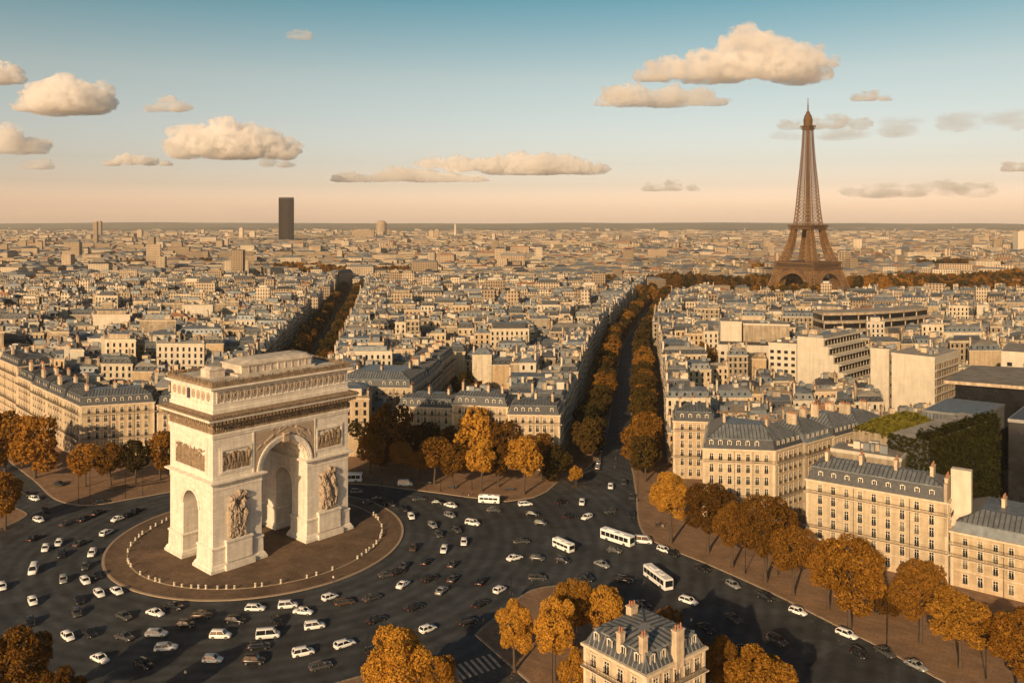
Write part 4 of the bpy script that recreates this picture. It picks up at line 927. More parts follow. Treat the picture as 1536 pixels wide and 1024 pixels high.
def rows(sector, xl, xr, y0, y1, seed):
    rng = random.Random(seed); y = y0; r = 0; tilt = 0
    while y < y1:
        d = rng.choice([rng.uniform(9, 13), rng.uniform(12, 18)]); r += 1
        if r % 4 == 1: tilt = rng.uniform(-.10, .10) if y > y0 + 25 else 0
        x0a, x1a, x0b, x1b = xl(y), xr(y), xl(y + d), xr(y + d); wd = x1a - x0a
        if wd > 8:
            ts = [0.]; acc = 0
            while True:
                acc += rng.choice([rng.uniform(7, 11), rng.uniform(10, 16), rng.uniform(15, 26)])
                if acc > wd - 7: break
                ts.append(acc / wd)
            ts.append(1.); nn = len(ts) - 1; xm = (x0a + x1a) / 2
            for k in range(nn):
                j1, j2 = rng.uniform(-1, .6), rng.uniform(-.6, 1.2)
                f = lambda t, yy, a, b: (a + (b - a) * t, yy + tilt * (a + (b - a) * t - xm))
                P = inset([f(ts[k], y + j1, x0a, x1a), f(ts[k + 1], y + j1, x0a, x1a), f(ts[k + 1], y + d + j2, x0b, x1b), f(ts[k], y + d + j2, x0b, x1b)], .04)
                edge = (k == 0 and sector != 'left') or (k == nn - 1 and sector != 'right')
                if not edge and rng.random() < .07: continue
                if min(abs(p[0]) / p[1] for p in P) > .66: continue
                if any(overlap(P, Q) for Q in HULLS if abs(Q[0][1] - y) < 90) or any(overlap(P, Q) for Q in COURTS): continue
                if in_wood(sum(p[0] for p in P) / 4, sum(p[1] for p in P) / 4): continue
                low = any(overlap(P, Q) for Q in LOW)
                LOTS.append((min(p[1] for p in P), P, edge, low, sector, r, k))
        y += d + (rng.uniform(6, 12) if r % 4 == 0 else rng.uniform(1.3, 4.))
rows('middle', lambda y: C2(y) + 20, lambda y: C1(y) - 20, 328, YEND, 101)
rows('left', lambda y: max(-165 - (y - 322) * .976 + 17, -.66 * y - 20), lambda y: C2(y) - 20, 338, YEND, 102)
rows('right', lambda y: C1(y) + 20, lambda y: .66 * y + 20, 318, 880, 103)
LOTS.sort(key=lambda L: L[0])
NAMES = {'middle': 'the block between the two avenues', 'left': 'the block left of the left avenue', 'right': 'the block right of the central avenue'}
N_IND = 296 - NB[0]
bulk = KB(); nums = {}
ORD = lambda n: '%d%s' % (n, 'th' if 10 <= n % 100 <= 20 else {1: 'st', 2: 'nd', 3: 'rd'}.get(n % 10, 'th'))
rowlist = {}
for L in LOTS[:N_IND]: rowlist.setdefault((L[4], L[5]), []).append(L)
for q in rowlist.values(): q.sort(key=lambda L: L[1][0][0])
rown = {}
for sname in NAMES:
    for i, key in enumerate(sorted(k for k in rowlist if k[0] == sname)): rown[key] = i + 1
for li, L in enumerate(LOTS):
    rng = random.Random(1000 + li); P = L[1]; near = li < N_IND
    wb, rb, ch, desc = lot(P, rng, L[2], L[3], near)
    if near:
        c = (sum(p[0] for p in P) / 4, sum(p[1] for p in P) / 4, .14); key = (L[4], L[5]); pos = rowlist[key].index(L) + 1; tot = len(rowlist[key])
        where = 'on the avenue side' if L[2] else 'among the roofs'
        lab = '%s, %s from left, row %d of the %s block' % (desc, ORD(pos), rown[key], L[4])
        t = thing('apartment_building', c, lab, 'building', 'roofs of the city blocks')
        wb.build('wall', t, off=c); rb.build('roof', t, off=c)
        for k in ch: k.build('chimney', t, off=c)
    else:
        for b in [wb, rb] + ch:
            n = len(bulk.v); bulk.v.extend(b.v); bulk.f.extend(tuple(n + i for i in q) for q in b.f); bulk.m.extend(b.m)

# ================================================================== FAR CITY (one mass of roofs)
rng = random.Random(55)
def farbox(x, y, w, d, h, ang, wk, rk, pitch):
    c, s = math.cos(ang), math.sin(ang); P = [(x + c * a - s * b, y + s * a + c * b) for a, b in ((-w / 2, -d / 2), (w / 2, -d / 2), (w / 2, d / 2), (-w / 2, d / 2))]
    bulk.prism(P, 0, h, wk, 'flat' if not pitch else rk)
    if pitch: Q = inset(P, min(w, d) * .32); bulk.frust(inset(P, -.2), h + .02, Q, h + pitch, rk); bulk.poly([(*q, h + pitch) for q in Q], rk)
def density(y0, y1, step, size, hmul):
    y = y0
    while y < y1:
        x = -.64 * y - 30
        while x < .64 * y + 30:
            xx, yy = x + rng.uniform(-.42, .42) * step, y + rng.uniform(-.42, .42) * step; x += step
            ang = 1.6 * mnoise.noise(Vector((xx / 700, yy / 700, 3))) + rng.choice([0, 0, 0, math.pi / 2])
            if in_wood(xx, yy) or (330 < xx < 454 and 1060 < yy < 1182) or rng.random() < .10: continue
            right = xx > C1(yy) + 25
            if yy < YEND + 8 and not right: continue
            if right and yy < 1290 and rng.random() < .5: continue
            k = mnoise.noise(Vector((xx / 240, yy / 240, 9)))
            if k < -.34: continue
            w, d = size * rng.uniform(.6, 1.7), size * rng.uniform(.45, .95); h = (rng.uniform(11, 22) + 6 * k) * hmul
            if rng.random() < .05: h *= rng.uniform(1.2, 1.7); w *= 1.6
            if rng.random() < .003: h = rng.uniform(34, 52); w = rng.uniform(14, 26); d = 14
            if right and yy < 1290: h = rng.uniform(6, 13)
            wk = 'far%d' % rng.choices([0, 1, 2, 3], [3, 3, 2, 2])[0]; rk = rng.choices(['zinc', 'zincl', 'slate', 'terra', 'flat'], [4, 3, 2, 1.6, 2])[0]
            farbox(xx, yy, w, d, h, ang, wk, rk, rng.choice([0, 0, 2.5, 3.5]) if rng.random() < .8 else 0)
        y += step * .92
density(888, 2600, 19.5, 18, .95); density(2600, 4200, 27, 24, 1); density(4200, 7000, 42, 36, 1.05); density(7000, 11500, 74, 62, 1.1)
o = bulk.build('far_buildings'); o['kind'] = 'stuff'; o['label'] = 'mass of pale roofs and facades of the city stretching to the horizon'; o['category'] = 'buildings'
# ---- far towers one can tell apart
def tower(label, px, top, Y, w, d, base=0, mk='far1', shape='slab', name='tower_block'):
    X = (px - CX) / F * Y; h = H0 - (top - HY) / F * Y; t = thing(name, (X, Y, 0), label, 'tower'); b = KB()
    if shape == 'slab': b.box(-w / 2, -d / 2, 0, w / 2, d / 2, h, mk, 'flat')
    if shape == 'round':
        b.lathe([(w / 2, 0), (w / 2, h * .82), (w * .42, h * .93), (w * .25, h), (0, h + 1)], 20, mk)
    if shape == 'stack': b.lathe([(w / 2, 0), (w * .36, h), (0, h)], 14, mk)
    b.build('shaft', t, smooth=False)
    if shape == 'slab':
        b = KB(); b.box(-w * .3, -d * .3, h, w * .3, d * .3, h + 4, 'party', 'flat'); b.build('roof_plant', t)
    return t
t = thing('skyscraper', ((429.5 - CX) / F * 3776, 3776, 0), 'dark brown skyscraper standing alone on the left skyline', 'skyscraper')
b = MB(); w, d, h = 60, 34, 210
prof = [(-w / 2, -d / 2), (-w / 6, -d / 2 - 3), (w / 6, -d / 2 - 3), (w / 2, -d / 2), (w / 2, d / 2), (-w / 2, d / 2)]
b.prism(prof, 0, h - 6); b.build('shaft', [M['tower']], t)
b = MB(); b.prism(inset(prof, 1.2), h - 6, h - 3); b.prism(prof, h - 3, h); b.build('crown_band', [M['slate']], t)
b = MB()
for k in range(14): x = -w / 2 + w * (k + .5) / 14; b.box(x - .35, -d / 2 - 3.6, 0, x + .35, -d / 2 + 1, h - 6)
b.build('mullions', [M['tower']], t)
tower('left one of a pair of brown towers on the left skyline', 143.5, 333, 5200, 24, 20, mk='far2'); tower('right one of a pair of brown towers on the left skyline', 149.5, 332, 5300, 24, 20, mk='far2')
tower('pale tower block right of the brown pair on the left', 210, 345, 4400, 26, 18, mk='far1'); tower('pale slab tower left of the dark skyscraper', 362, 342, 4300, 18, 16, mk='far3'); tower('lower white tower beside the pale slab left of the skyscraper', 379, 347, 4000, 24, 18, mk='far3')
tower('round shouldered tower on the middle skyline', 572, 331, 5600, 72, 50, mk='far0', shape='round'); tower('thin white chimney stack on the middle skyline', 683, 336, 5200, 16, 16, mk='white', shape='stack', name='chimney_stack')
tower('wide dark block left of the round shouldered tower', 545, 345, 4600, 120, 30, mk='far2'); tower('slim pale tower right of the round shouldered tower', 647, 346, 3900, 22, 18, mk='far1'); tower('second pale tower right of the round shouldered tower', 655, 345, 4100, 22, 18, mk='far0')
tower('slender white tower at the end of the left avenue', 510, 375, 1900, 11, 10, mk='far3'); tower('pale tower on the skyline left of the iron tower', 995, 347, 4300, 46, 24, mk='far1'); tower('brown tower at the right skyline', 1463, 356, 2900, 18, 16, mk='far0')
tower('big cream block at the right edge skyline', 1533, 347, 2300, 36, 24, mk='white'); tower('long white office slab right of the iron tower', 1383, 378, 1800, 70, 20, mk='far3'); tower('white cube block near the right end of the river trees', 1477, 391, 1500, 44, 24, mk='far3')
tower('pale arcaded slab beyond the river trees in the middle', 870, 418, 1420, 230, 18, mk='far1'); tower('short cream block left of the pale arcaded slab', 692, 402, 1480, 36, 20, mk='far1')
# ================================================================== IRON TOWER
EX, EY = (1212 - CX) / F * 1121, 1121.0
vd = Vector((EX, EY, 0)).normalized(); et = thing('lattice_tower', (EX, EY, 0), 'tall brown iron lattice tower with four curved legs at the right', 'tower', rz=math.atan2(vd.y, vd.x) + R(45 + 9))
PROF = [(0, 40.5), (8, 36.4), (16, 34.0), (24, 31.8), (31, 30.0), (41, 27.0), (50, 23.7), (60, 20.4), (72, 17.3), (84, 15.0), (90, 13.0), (105, 11.5), (120, 10.4), (140, 9.2), (160, 7.6), (180, 6.3), (200, 5.2), (217, 4.6)]
def hw(z):
    for (a, ra), (b, rb_) in zip(PROF[:-1], PROF[1:]):
        if a <= z <= b: return ra + (rb_ - ra) * (z - a) / (b - a)
    return PROF[-1][1]
def legw(z): return 15.5 - (15.5 - 10.5) * min(1, z / 41) if z <= 41 else max(4.6, 10.5 - (z - 41) * .125)
def lattice_leg(b, sx, sy, z0, z1, n, ch, br):
    def cor(z):
        h, l = hw(z), legw(z); return [Vector((sx * (h - (l if i in (1, 2) else 0)), sy * (h - (l if i in (2, 3) else 0)), z)) for i in range(4)]
    zs = [z0 + (z1 - z0) * i / n for i in range(n + 1)]
    for za, zb in zip(zs[:-1], zs[1:]):
        A, B_ = cor(za), cor(zb)
        for i in range(4):
            j = (i + 1) % 4; b.beam(A[i], B_[i], ch); b.beam(A[i], B_[j], br); b.beam(A[j], B_[i], br); b.beam(B_[i], B_[j], br)
            ma, mb_ = A[i].lerp(A[j], .5), B_[i].lerp(B_[j], .5); b.beam(ma, mb_, br * 1.1)
            for q in (.25, .75): b.beam(A[i].lerp(A[j], q), B_[i].lerp(B_[j], q), br * .8)
for sx_ in (-1, 1):
    for sy_ in (-1, 1):
        b = MB(); lattice_leg(b, sx_, sy_, 0, 31, 7, 1.3, .7); h = hw(0); l = legw(0)
        b.box(*(sorted((sx_ * (h + 1), sx_ * (h - l - 1)))[0], sorted((sy_ * (h + 1), sy_ * (h - l - 1)))[0], -.1), *(sorted((sx_ * (h + 1), sx_ * (h - l - 1)))[1], sorted((sy_ * (h + 1), sy_ * (h - l - 1)))[1], 3))
        lg = b.build('leg', M['eiffel'], et)
        b = MB(); lattice_leg(b, sx_, sy_, 41, 84, 8, 1.1, .55); b.build('upper_leg', M['eiffel'], et)
for r_ in range(4):          # the arches under the first deck
    b = MB(); n = 26; rot = Matrix.Rotation(r_ * math.pi / 2, 3, 'Z'); half = 22.5
    def ap(k, off, y): t = math.pi * k / n; x = -(half + off) * math.cos(t); z = 4 + (22.5 + off) * math.sin(t); return rot @ Vector((x, -(hw(min(31, max(0, z))) + .3) + y, z))
    for k in range(n):
        for o_ in (0, 3.2): b.beam(ap(k, o_, 0), ap(k + 1, o_, 0), 1.1)
        b.beam(ap(k, 0, 0), ap(k + 1, 3.2, 0), .6); b.beam(ap(k, 3.2, 0), ap(k + 1, 0, 0), .6); b.beam(ap(k, 0, 0), ap(k, 3.2, 0), .6)
    b.build('arch', M['eiffel'], et)
    b = MB()                 # spandrel lattice between arch and deck
    for k in range(-26, 27, 2):
        x = k * 1.1; zlo = 4 + math.sqrt(max(0, 25.7 ** 2 - x * x)) if abs(x) < 25.7 else 14
        if zlo < 30.5: b.beam(rot @ Vector((x, -(hw(zlo) + .1), zlo)), rot @ Vector((x, -(hw(31) + .1), 31)), .6); b.beam(rot @ Vector((x, -(hw(zlo) + .1), zlo)), rot @ Vector((x + 2.2, -(hw(31) + .1), 31)), .45)
    b.build('spandrel', M['eiffel'], et)
def deck(name, z0, z1, w, wt=None, rails=True, k='eiffeld'):
    b = MB(); wt = wt or w; P = [(-w, -w), (w, -w), (w, w), (-w, w)]; Q = [(-wt, -wt), (wt, -wt), (wt, wt), (-wt, wt)]
    b.prism(P, z0, z0 + (z1 - z0) * .28, bottom=True); b.prism(Q, z1 - (z1 - z0) * .3, z1, bottom=True); b.prism([(x * .9, y * .9) for x, y in P], z0 + .1, z1 - .1)
    for s in range(4):
        rt = Matrix.Rotation(s * math.pi / 2, 3, 'Z'); n = int(w / 1.3)
        for i in range(n + 1):
            x = -w + 2 * w * i / n; b.beam(rt @ Vector((x, -w + .3, z0)), rt @ Vector((x * wt / w, -wt + .3, z1)), .5)
    return b.build(name, M[k], et)
deck('first_deck', 31, 41, 31.0, 30.2); b = MB(); b.prism([(-29.5, -29.5), (29.5, -29.5), (29.5, 29.5), (-29.5, 29.5)], 36.2, 37, bottom=True); b.build('gallery', M['slate'], et)
deck('second_deck', 83.5, 89.5, 17.2, 18.2)
b = MB(); zs = []; z = 89.5
while z < 217: zs.append(z); z += max(2.6, hw(z) * .45)
zs.append(217)
for za, zb in zip(zs[:-1], zs[1:]):
    ha, hb = hw(za), hw(zb)
    for s in range(4):
        rt = Matrix.Rotation(s * math.pi / 2, 3, 'Z'); g = lambda x, hh, zz: rt @ Vector((x * hh, -hh, zz)); wq = .78 - .26 * (za - 90) / 127
        b.beam(g(-1, ha, za), g(-1, hb, zb), wq * 1.25)
        for x in (-.52, .52): b.beam(g(x, ha, za), g(x, hb, zb), wq * .85)
        for x0, x1 in ((-1, -.52), (.52, 1), (-.52, .52)):
            b.beam(g(x0, ha, za), g(x1, hb, zb), wq * .55); b.beam(g(x1, ha, za), g(x0, hb, zb), wq * .55)
        b.beam(g(-1, hb, zb), g(1, hb, zb), wq * .55)
b.beam((0, 0, 89), (0, 0, 217), 1.6)
b.build('shaft', M['eiffel'], et)
deck('top_gallery', 216, 221, 6.0, 7.0)
b = MB(); b.lathe([(5.7, 221), (5.7, 227), (6.1, 227.3), (5.6, 230), (4.6, 234), (2.6, 237.5), (2.0, 240), (0, 240.5)], 12); b.build('cupola', M['eiffeld'], et)
b = MB(); b.cone((0, 0, 239), (0, 0, 250), 1.0, .7, 8); b.cone((0, 0, 250), (0, 0, 258), .5, .35, 8); b.build('antenna', M['eiffeld'], et)

# ================================================================== TREES
def crown_mesh(name, seed, n, ls, lobes=9, mk='leaf0', flat=.0, round_=1.):
    """leaves spread through a lobed crown: unit radius, height 0..1 mapped to -1..1"""
    rng = np.random.default_rng(seed); L = []
    L.append((0, 0, 0, .74))
    for k in range(lobes):
        a = 2.4 * k + rng.uniform(-.4, .4); z = -.62 + 1.25 * (k + .5) / lobes; rr = .56 * math.sqrt(max(.05, 1 - (z * .92) ** 2)) + rng.uniform(-.10, .13); L.append((rr * math.cos(a), rr * math.sin(a), z + rng.uniform(-.1, .1), rng.uniform(.25, .50)))
    L.append((rng.uniform(-.15, .15), rng.uniform(-.15, .15), .62, .36))
    L = np.array(L); w = L[:, 3] ** 2; w[0] *= .55; idx = rng.choice(len(L), n, p=w / w.sum())
    d = rng.normal(size=(n, 3)); d /= np.linalg.norm(d, axis=1)[:, None]; rad = (1 - np.abs(rng.normal(0, .16, n))) * L[idx, 3]
    clump = np.array([1 + .22 * mnoise.noise(Vector((p[0] * 5 + seed, p[1] * 5, p[2] * 5))) for p in (L[idx, :3] + d * L[idx, 3][:, None])])
    P = L[idx, :3] + d * (rad * clump)[:, None]
    keep = np.ones(n, bool)
    for j in range(len(L)):  # thin out leaves buried deep inside other lobes
        inside = np.linalg.norm(P - L[j, :3], axis=1) < L[j, 3] * .72; keep &= ~(inside & (rng.random(n) < .8))
    gap = np.array([mnoise.noise(Vector((p[0] * 3.1 + seed, p[1] * 3.1, p[2] * 3.1 + 7))) for p in P]); keep &= gap > (-.30 if n > 9000 else -.36)
    P = P[keep]; d = d[keep]; n = len(P)
    nrm = d + rng.normal(0, .85, (n, 3)); nrm /= np.linalg.norm(nrm, axis=1)[:, None]
    a = np.cross(nrm, rng.normal(size=(n, 3))); a /= np.linalg.norm(a, axis=1)[:, None]; b = np.cross(nrm, a); s = (ls * rng.uniform(.6, 1.35, n))[:, None]
    V = np.stack([P - a * s * .5, P + b * s * .62 - nrm * s * .12, P + a * s * .5, P - b * s * .62 - nrm * s * .12], 1).reshape(-1, 3)
    me = bpy.data.meshes.new(name); me.from_pydata(V.tolist(), [], np.arange(4 * n).reshape(n, 4).tolist()); me.materials.append(M[mk]); me.update(); return me
def trunk_mesh(seed, limbs=7):
    """unit tree: crown centre at z=0.64, crown radius 1 across, height 1 (scaled per tree)"""
    rng = random.Random(seed); b = MB(); z = 0; p = Vector((0, 0, -.02)); r = .05
    pts = [Vector((0, 0, -.02)), Vector((rng.uniform(-.01, .01), 0, .12)), Vector((rng.uniform(-.02, .02), rng.uniform(-.02, .02), .34)), Vector((rng.uniform(-.03, .03), rng.uniform(-.03, .03), .6)), Vector((0, 0, .86))]
    rs = [.030, .020, .017, .011, .003]
    for i in range(4): b.cone(pts[i], pts[i + 1], rs[i], rs[i + 1], 8, 0, False)
    for k in range(limbs):
        a = 2.4 * k + rng.uniform(-.5, .5); s = pts[2].lerp(pts[3], k / limbs); q = s + Vector((math.cos(a) * .13, math.sin(a) * .13, .14)); e = q + Vector((math.cos(a + .3) * .13, math.sin(a + .3) * .13, .10))
        b.cone(s, q, .0095, .006, 6, 0, False); b.cone(q, e, .006, .002, 5, 0, False)
        for u in (-.7, .8): b.cone(q, q + Vector((math.cos(a + u) * .09, math.sin(a + u) * .09, .08)), .004, .0015, 4, 0, False)
    return b.mesh('trunk', [M['bark']], True)
TR_ = [trunk_mesh(s) for s in (1, 2, 3)]
NEAR = {mk: [crown_mesh('crown', 10 * i + j, 24000, .050, 11, mk) for j in range(3)] for i, mk in enumerate(('leaf0', 'leaf1'))}
MIDC = {mk: [crown_mesh('crown', 50 + 10 * i + j, 5200, .10, 9, mk) for j in range(2)] for i, mk in enumerate(('leaf0', 'leaf1', 'leaf2'))}
FARC = {mk: [crown_mesh('crown', 90 + 10 * i + j, 1900, .16, 8, mk) for j in range(2)] for i, mk in enumerate(('leaf1', 'leaf2', 'leaf0'))}
TREES = []
def tree(x, y, h, dia, label, group, mk='leaf0', lod=0, seed=0, base=.14, cb=.30):
    rng = random.Random(seed * 7 + int(x * 13) + int(y * 7)); t = thing('tree', (x, y, base), label, 'tree', group, rng.uniform(0, 6.28)); TREES.append(t)
    lib = (NEAR, MIDC, FARC)[lod]; me = rng.choice(lib.get(mk, lib['leaf1']))
    o = link('trunk', rng.choice(TR_), t, None, None, (h, h, h * .98))
    cz = h * (cb + 1) / 2; o = link('crown', me, t, (0, 0, cz), None, (dia / 2, dia / 2, h * (1 - cb) / 2 * 1.04)); return t
def ptree(px, top, Y, wpx, label, group, mk='leaf0', lod=0, seed=0, cb=.30):
    X = (px - CX) / F * Y; h = H0 - (top - HY) / F * Y; return tree(X, Y, h, wpx / F * Y, label, group, mk, lod, seed, cb=cb)
g1 = 'autumn trees on the right pavement'
for px, top, Y, w, mk, lb, cb in ((1006, 711, 239, 70, 'leaf0', 'bright orange tree nearest the mouth of the central avenue on the right pavement', .36), (1062, 724, 232, 78, 'leaf1', 'dense brown orange tree second from the avenue on the right pavement', .34), (1098, 752, 222, 56, 'leaf1', 'small tree third from the avenue on the right pavement', .32),
        (1148, 742, 213, 84, 'leaf1', 'broad tree before the gap between the lit corner building and the long cream building', .34), (1190, 789, 205, 74, 'leaf1', 'slim trunked tree just left of the largest tree of the right pavement', .34), (1274, 801, 188.4, 114, 'leaf0', 'largest bright orange tree of the right pavement', .30),
        (1242, 822, 198, 60, 'leaf1', 'tree hidden behind the largest orange tree of the right pavement', .3), (1381, 842, 182, 96, 'leaf1', 'brown tree with a leaning trunk before the lower stone building', .30), (1440, 892, 171.5, 98, 'leaf0', 'orange tree second from the right end of the right pavement', .33), (1528, 916, 163, 100, 'leaf0', 'orange tree cut by the right edge of the picture', .22)):
    ptree(px, top, Y, w, lb, g1, mk, 0, px, cb)
ptree(1336, 885, 193, 60, 'shaded tree between trunks close to the long cream building', g1, 'leaf1', 0, 4, .2); ptree(1480, 935, 181, 60, 'shaded tree close to the lower stone building', g1, 'leaf1', 0, 5, .2)
g2 = 'autumn trees round the foreground corner building'
for px, top, Y, w, mk, lb, cb in ((772, 904, 170.5, 64, 'leaf0', 'leftmost bright orange tree on the pavement point', .3), (832, 900, 167, 72, 'leaf0', 'tall orange tree between the crossing and the foreground building', .3), (862, 869, 178, 64, 'leaf0', 'orange tree at the tip of the pavement point', .3), (906, 878, 179, 72, 'leaf0', 'rounded orange tree touching the foreground roof', .3),
        (864, 976, 150, 62, 'leaf0', 'low orange tree at the foot of the foreground building', .1), (1004, 910, 172, 46, 'leaf1', 'small round tree behind the foreground roof', .2), (1052, 957, 160, 44, 'leaf1', 'small brown tree behind the white chimney', .2), (1083, 953, 157, 54, 'leaf1', 'brown tree right of the foreground building', .2), (1142, 980, 148, 116, 'leaf0', 'wide orange treetop at the bottom edge right of the foreground building', .3)):
    ptree(px, top, Y, w, lb, g2, mk, 0, px, cb)
g3 = 'treetops at the bottom edge'
ptree(598, 949, 152, 118, 'orange treetop at the bottom edge below the parked black van', g3, 'leaf0', 0, 1); ptree(655, 985, 150, 60, 'smaller orange treetop left of the zebra crossing', g3, 'leaf0', 0, 2); ptree(22, 944, 150, 118, 'dark orange treetop in the bottom left corner', g3, 'leaf1', 0, 3); ptree(92, 1002, 142, 74, 'second treetop in the bottom left corner', g3, 'leaf1', 0, 6)
g4 = 'autumn trees on the far pavement'
for px, top, Y, w, mk, lb, cb in ((579, 607, 314, 74, 'leaf1', 'large golden tree right beside the arch on the far pavement', .12), (600, 662, 303, 36, 'leaf1', 'small round tree in front of the large golden one', .3), (640, 634, 334, 52, 'leaf2', 'dark tree in shade before the lower stone building', .1), (652, 655, 293, 52, 'leaf1', 'wide low brown tree on the far pavement', .3),
        (545, 618, 330, 46, 'leaf2', 'dark green tree touching the right side of the arch', .1), (714, 612, 313, 78, 'leaf0', 'biggest orange tree in the middle of the far pavement', .12), (722, 661, 285, 52, 'leaf0', 'bright orange tree before the biggest one', .33), (748, 668, 290, 40, 'leaf1', 'brown tree between two bright ones on the far pavement', .3), (786, 654, 282, 58, 'leaf0', 'bright tree before the corner building of the central avenue', .33), (680, 668, 288, 44, 'leaf1', 'brown tree left of the bright ones on the far pavement', .33),
        (836, 668, 296, 50, 'leaf2', 'dark tree in the shade at the left corner of the central avenue', .15), (864, 699, 291, 26, 'leaf0', 'small orange tree at the mouth of the service lane', .25), (628, 676, 300, 30, 'leaf1', 'small brown tree between the round and the wide one', .3), (622, 640, 322, 50, 'leaf1', 'brown tree behind the small round one on the far pavement', .15), (675, 640, 318, 56, 'leaf1', 'tall brown tree left of the biggest orange tree', .15), (756, 632, 308, 56, 'leaf1', 'brown tree right of the biggest orange tree', .15), (812, 650, 298, 48, 'leaf1', 'brown tree close to the corner building of the central avenue', .2), (556, 650, 305, 44, 'leaf1', 'brown tree between the arch and the large golden tree', .25)):
    ptree(px, top, Y, w, lb, g4, mk, 1, px, cb)
g5 = 'trees on the left pavement'
for px, top, Y, w, mk, lb, cb in ((8, 617, 306, 74, 'leaf1', 'large brown tree cut by the left edge', .15), (52, 624, 300, 72, 'leaf1', 'large brown tree before the long facade at left', .15), (8, 709, 250, 58, 'leaf1', 'small tree on the far left pavement corner', .25), (128, 667, 290, 50, 'leaf1', 'first low tree before the corner building left of the arch', .28), (166, 666, 291, 46, 'leaf1', 'second low tree before the corner building left of the arch', .28),
        (203, 662, 293, 50, 'leaf2', 'third low tree before the corner building left of the arch', .28), (240, 648, 298, 50, 'leaf1', 'tree half hidden by the left pier of the arch', .28)):
    ptree(px, top, Y, w, lb, g5, mk, 1, px, cb)
def avenue_trees(c, off, y0, y1, step, label, group, mk, seed):
    rng = random.Random(seed); y = y0; i = 0
    while y < y1:
        i += 1; tree(c(y) + off + rng.uniform(-.8, .8), y, rng.uniform(12.5, 16.5), rng.uniform(12, 15), label % ORD(i), group, rng.choice(mk), 1 if y < 520 else 2, i, cb=.2); y += step * rng.uniform(.88, 1.12)
avenue_trees(C1, -10.8, 322, 1090, 13.0, '%s tree from the square on the left kerb of the central avenue', 'trees lining the central avenue', ['leaf2', 'leaf2', 'leaf1'], 1)
avenue_trees(C1, 10.6, 296, 1090, 13.0, '%s tree from the square on the right kerb of the central avenue', 'trees lining the central avenue', ['leaf2', 'leaf1', 'leaf2'], 2)
avenue_trees(C2, -10.2, 440, 1110, 14.0, '%s tree along the left kerb of the left avenue counted from the arch', 'trees lining the left avenue', ['leaf2', 'leaf2', 'leaf1'], 3)
avenue_trees(C2, 10.2, 440, 1110, 14.0, '%s tree along the right kerb of the left avenue counted from the arch', 'trees lining the left avenue', ['leaf2', 'leaf1', 'leaf2'], 4)
for k, (x, y, h, d, mk) in enumerate(((-24, 418, 17, 15, 'leaf2'), (-16, 404, 15, 13, 'leaf1'), (-20, 380, 13, 10, 'leaf2'), (109, 486, 19, 13, 'leaf2'), (115, 500, 20, 13, 'leaf1'))):
    tree(x, y, h, d, ['dark tree in the courtyard of the middle block, the tallest there', 'second tree in the courtyard of the middle block', 'low tree at the near end of the courtyard of the middle block', 'dark tree left of the long low building', 'brown tree behind the dark one left of the long low building'][k], 'courtyard trees', mk, 1, k, cb=.08)
# far woods: each a mass of crowns nobody could count
WORD = sorted(WOODS, key=lambda w: w[0] / w[1])
def wood(cx, cy_, a, b_, seed):
    rng = np.random.default_rng(seed); m = MB(); n = int(a * b_ / 14)
    V, Fc = [], []; libs = [np.array([v.co for v in me.vertices]) for me in (FARC['leaf1'] + FARC['leaf2'])]
    mats_ = [0, 0, 1, 1]; MI = []
    for k in range(n):
        r_, t = math.sqrt(rng.random()), rng.random() * 6.283; x, y = cx + a * r_ * math.cos(t), cy_ + b_ * r_ * math.sin(t); j = rng.integers(4); vv = libs[j]; q = len(vv) // 4; sel = rng.choice(q, 420, False)
        h = rng.uniform(17, 25) * (1 - .3 * r_); vv = vv.reshape(q, 4, 3)[sel]; c = vv.mean(1, keepdims=True); vv = (c + (vv - c) * 2.1).reshape(-1, 3) * [rng.uniform(6, 8), rng.uniform(6, 8), h * .45] + [x, y, h * .55]
        V.append(vv); MI += [mats_[j]] * 420
    V = np.concatenate(V); me = bpy.data.meshes.new('wood'); nq = len(V) // 4; me.from_pydata(V.tolist(), [], np.arange(4 * nq).reshape(nq, 4).tolist()); me.materials.append(M['leaf1']); me.materials.append(M['leaf2']); me.polygons.foreach_set('material_index', MI); me.update()
    o = link('wood', me); o['kind'] = 'stuff'; o['category'] = 'trees'; o['label'] = 'belt of autumn treetops among the far roofs, %s of %d such belts from left' % (ORD(WORD.index((cx, cy_, a, b_)) + 1), len(WOODS)); o['group'] = 'far woods'
for k, (a, b_, w_, d_) in enumerate(WOODS): wood(a, b_, w_, d_, k)
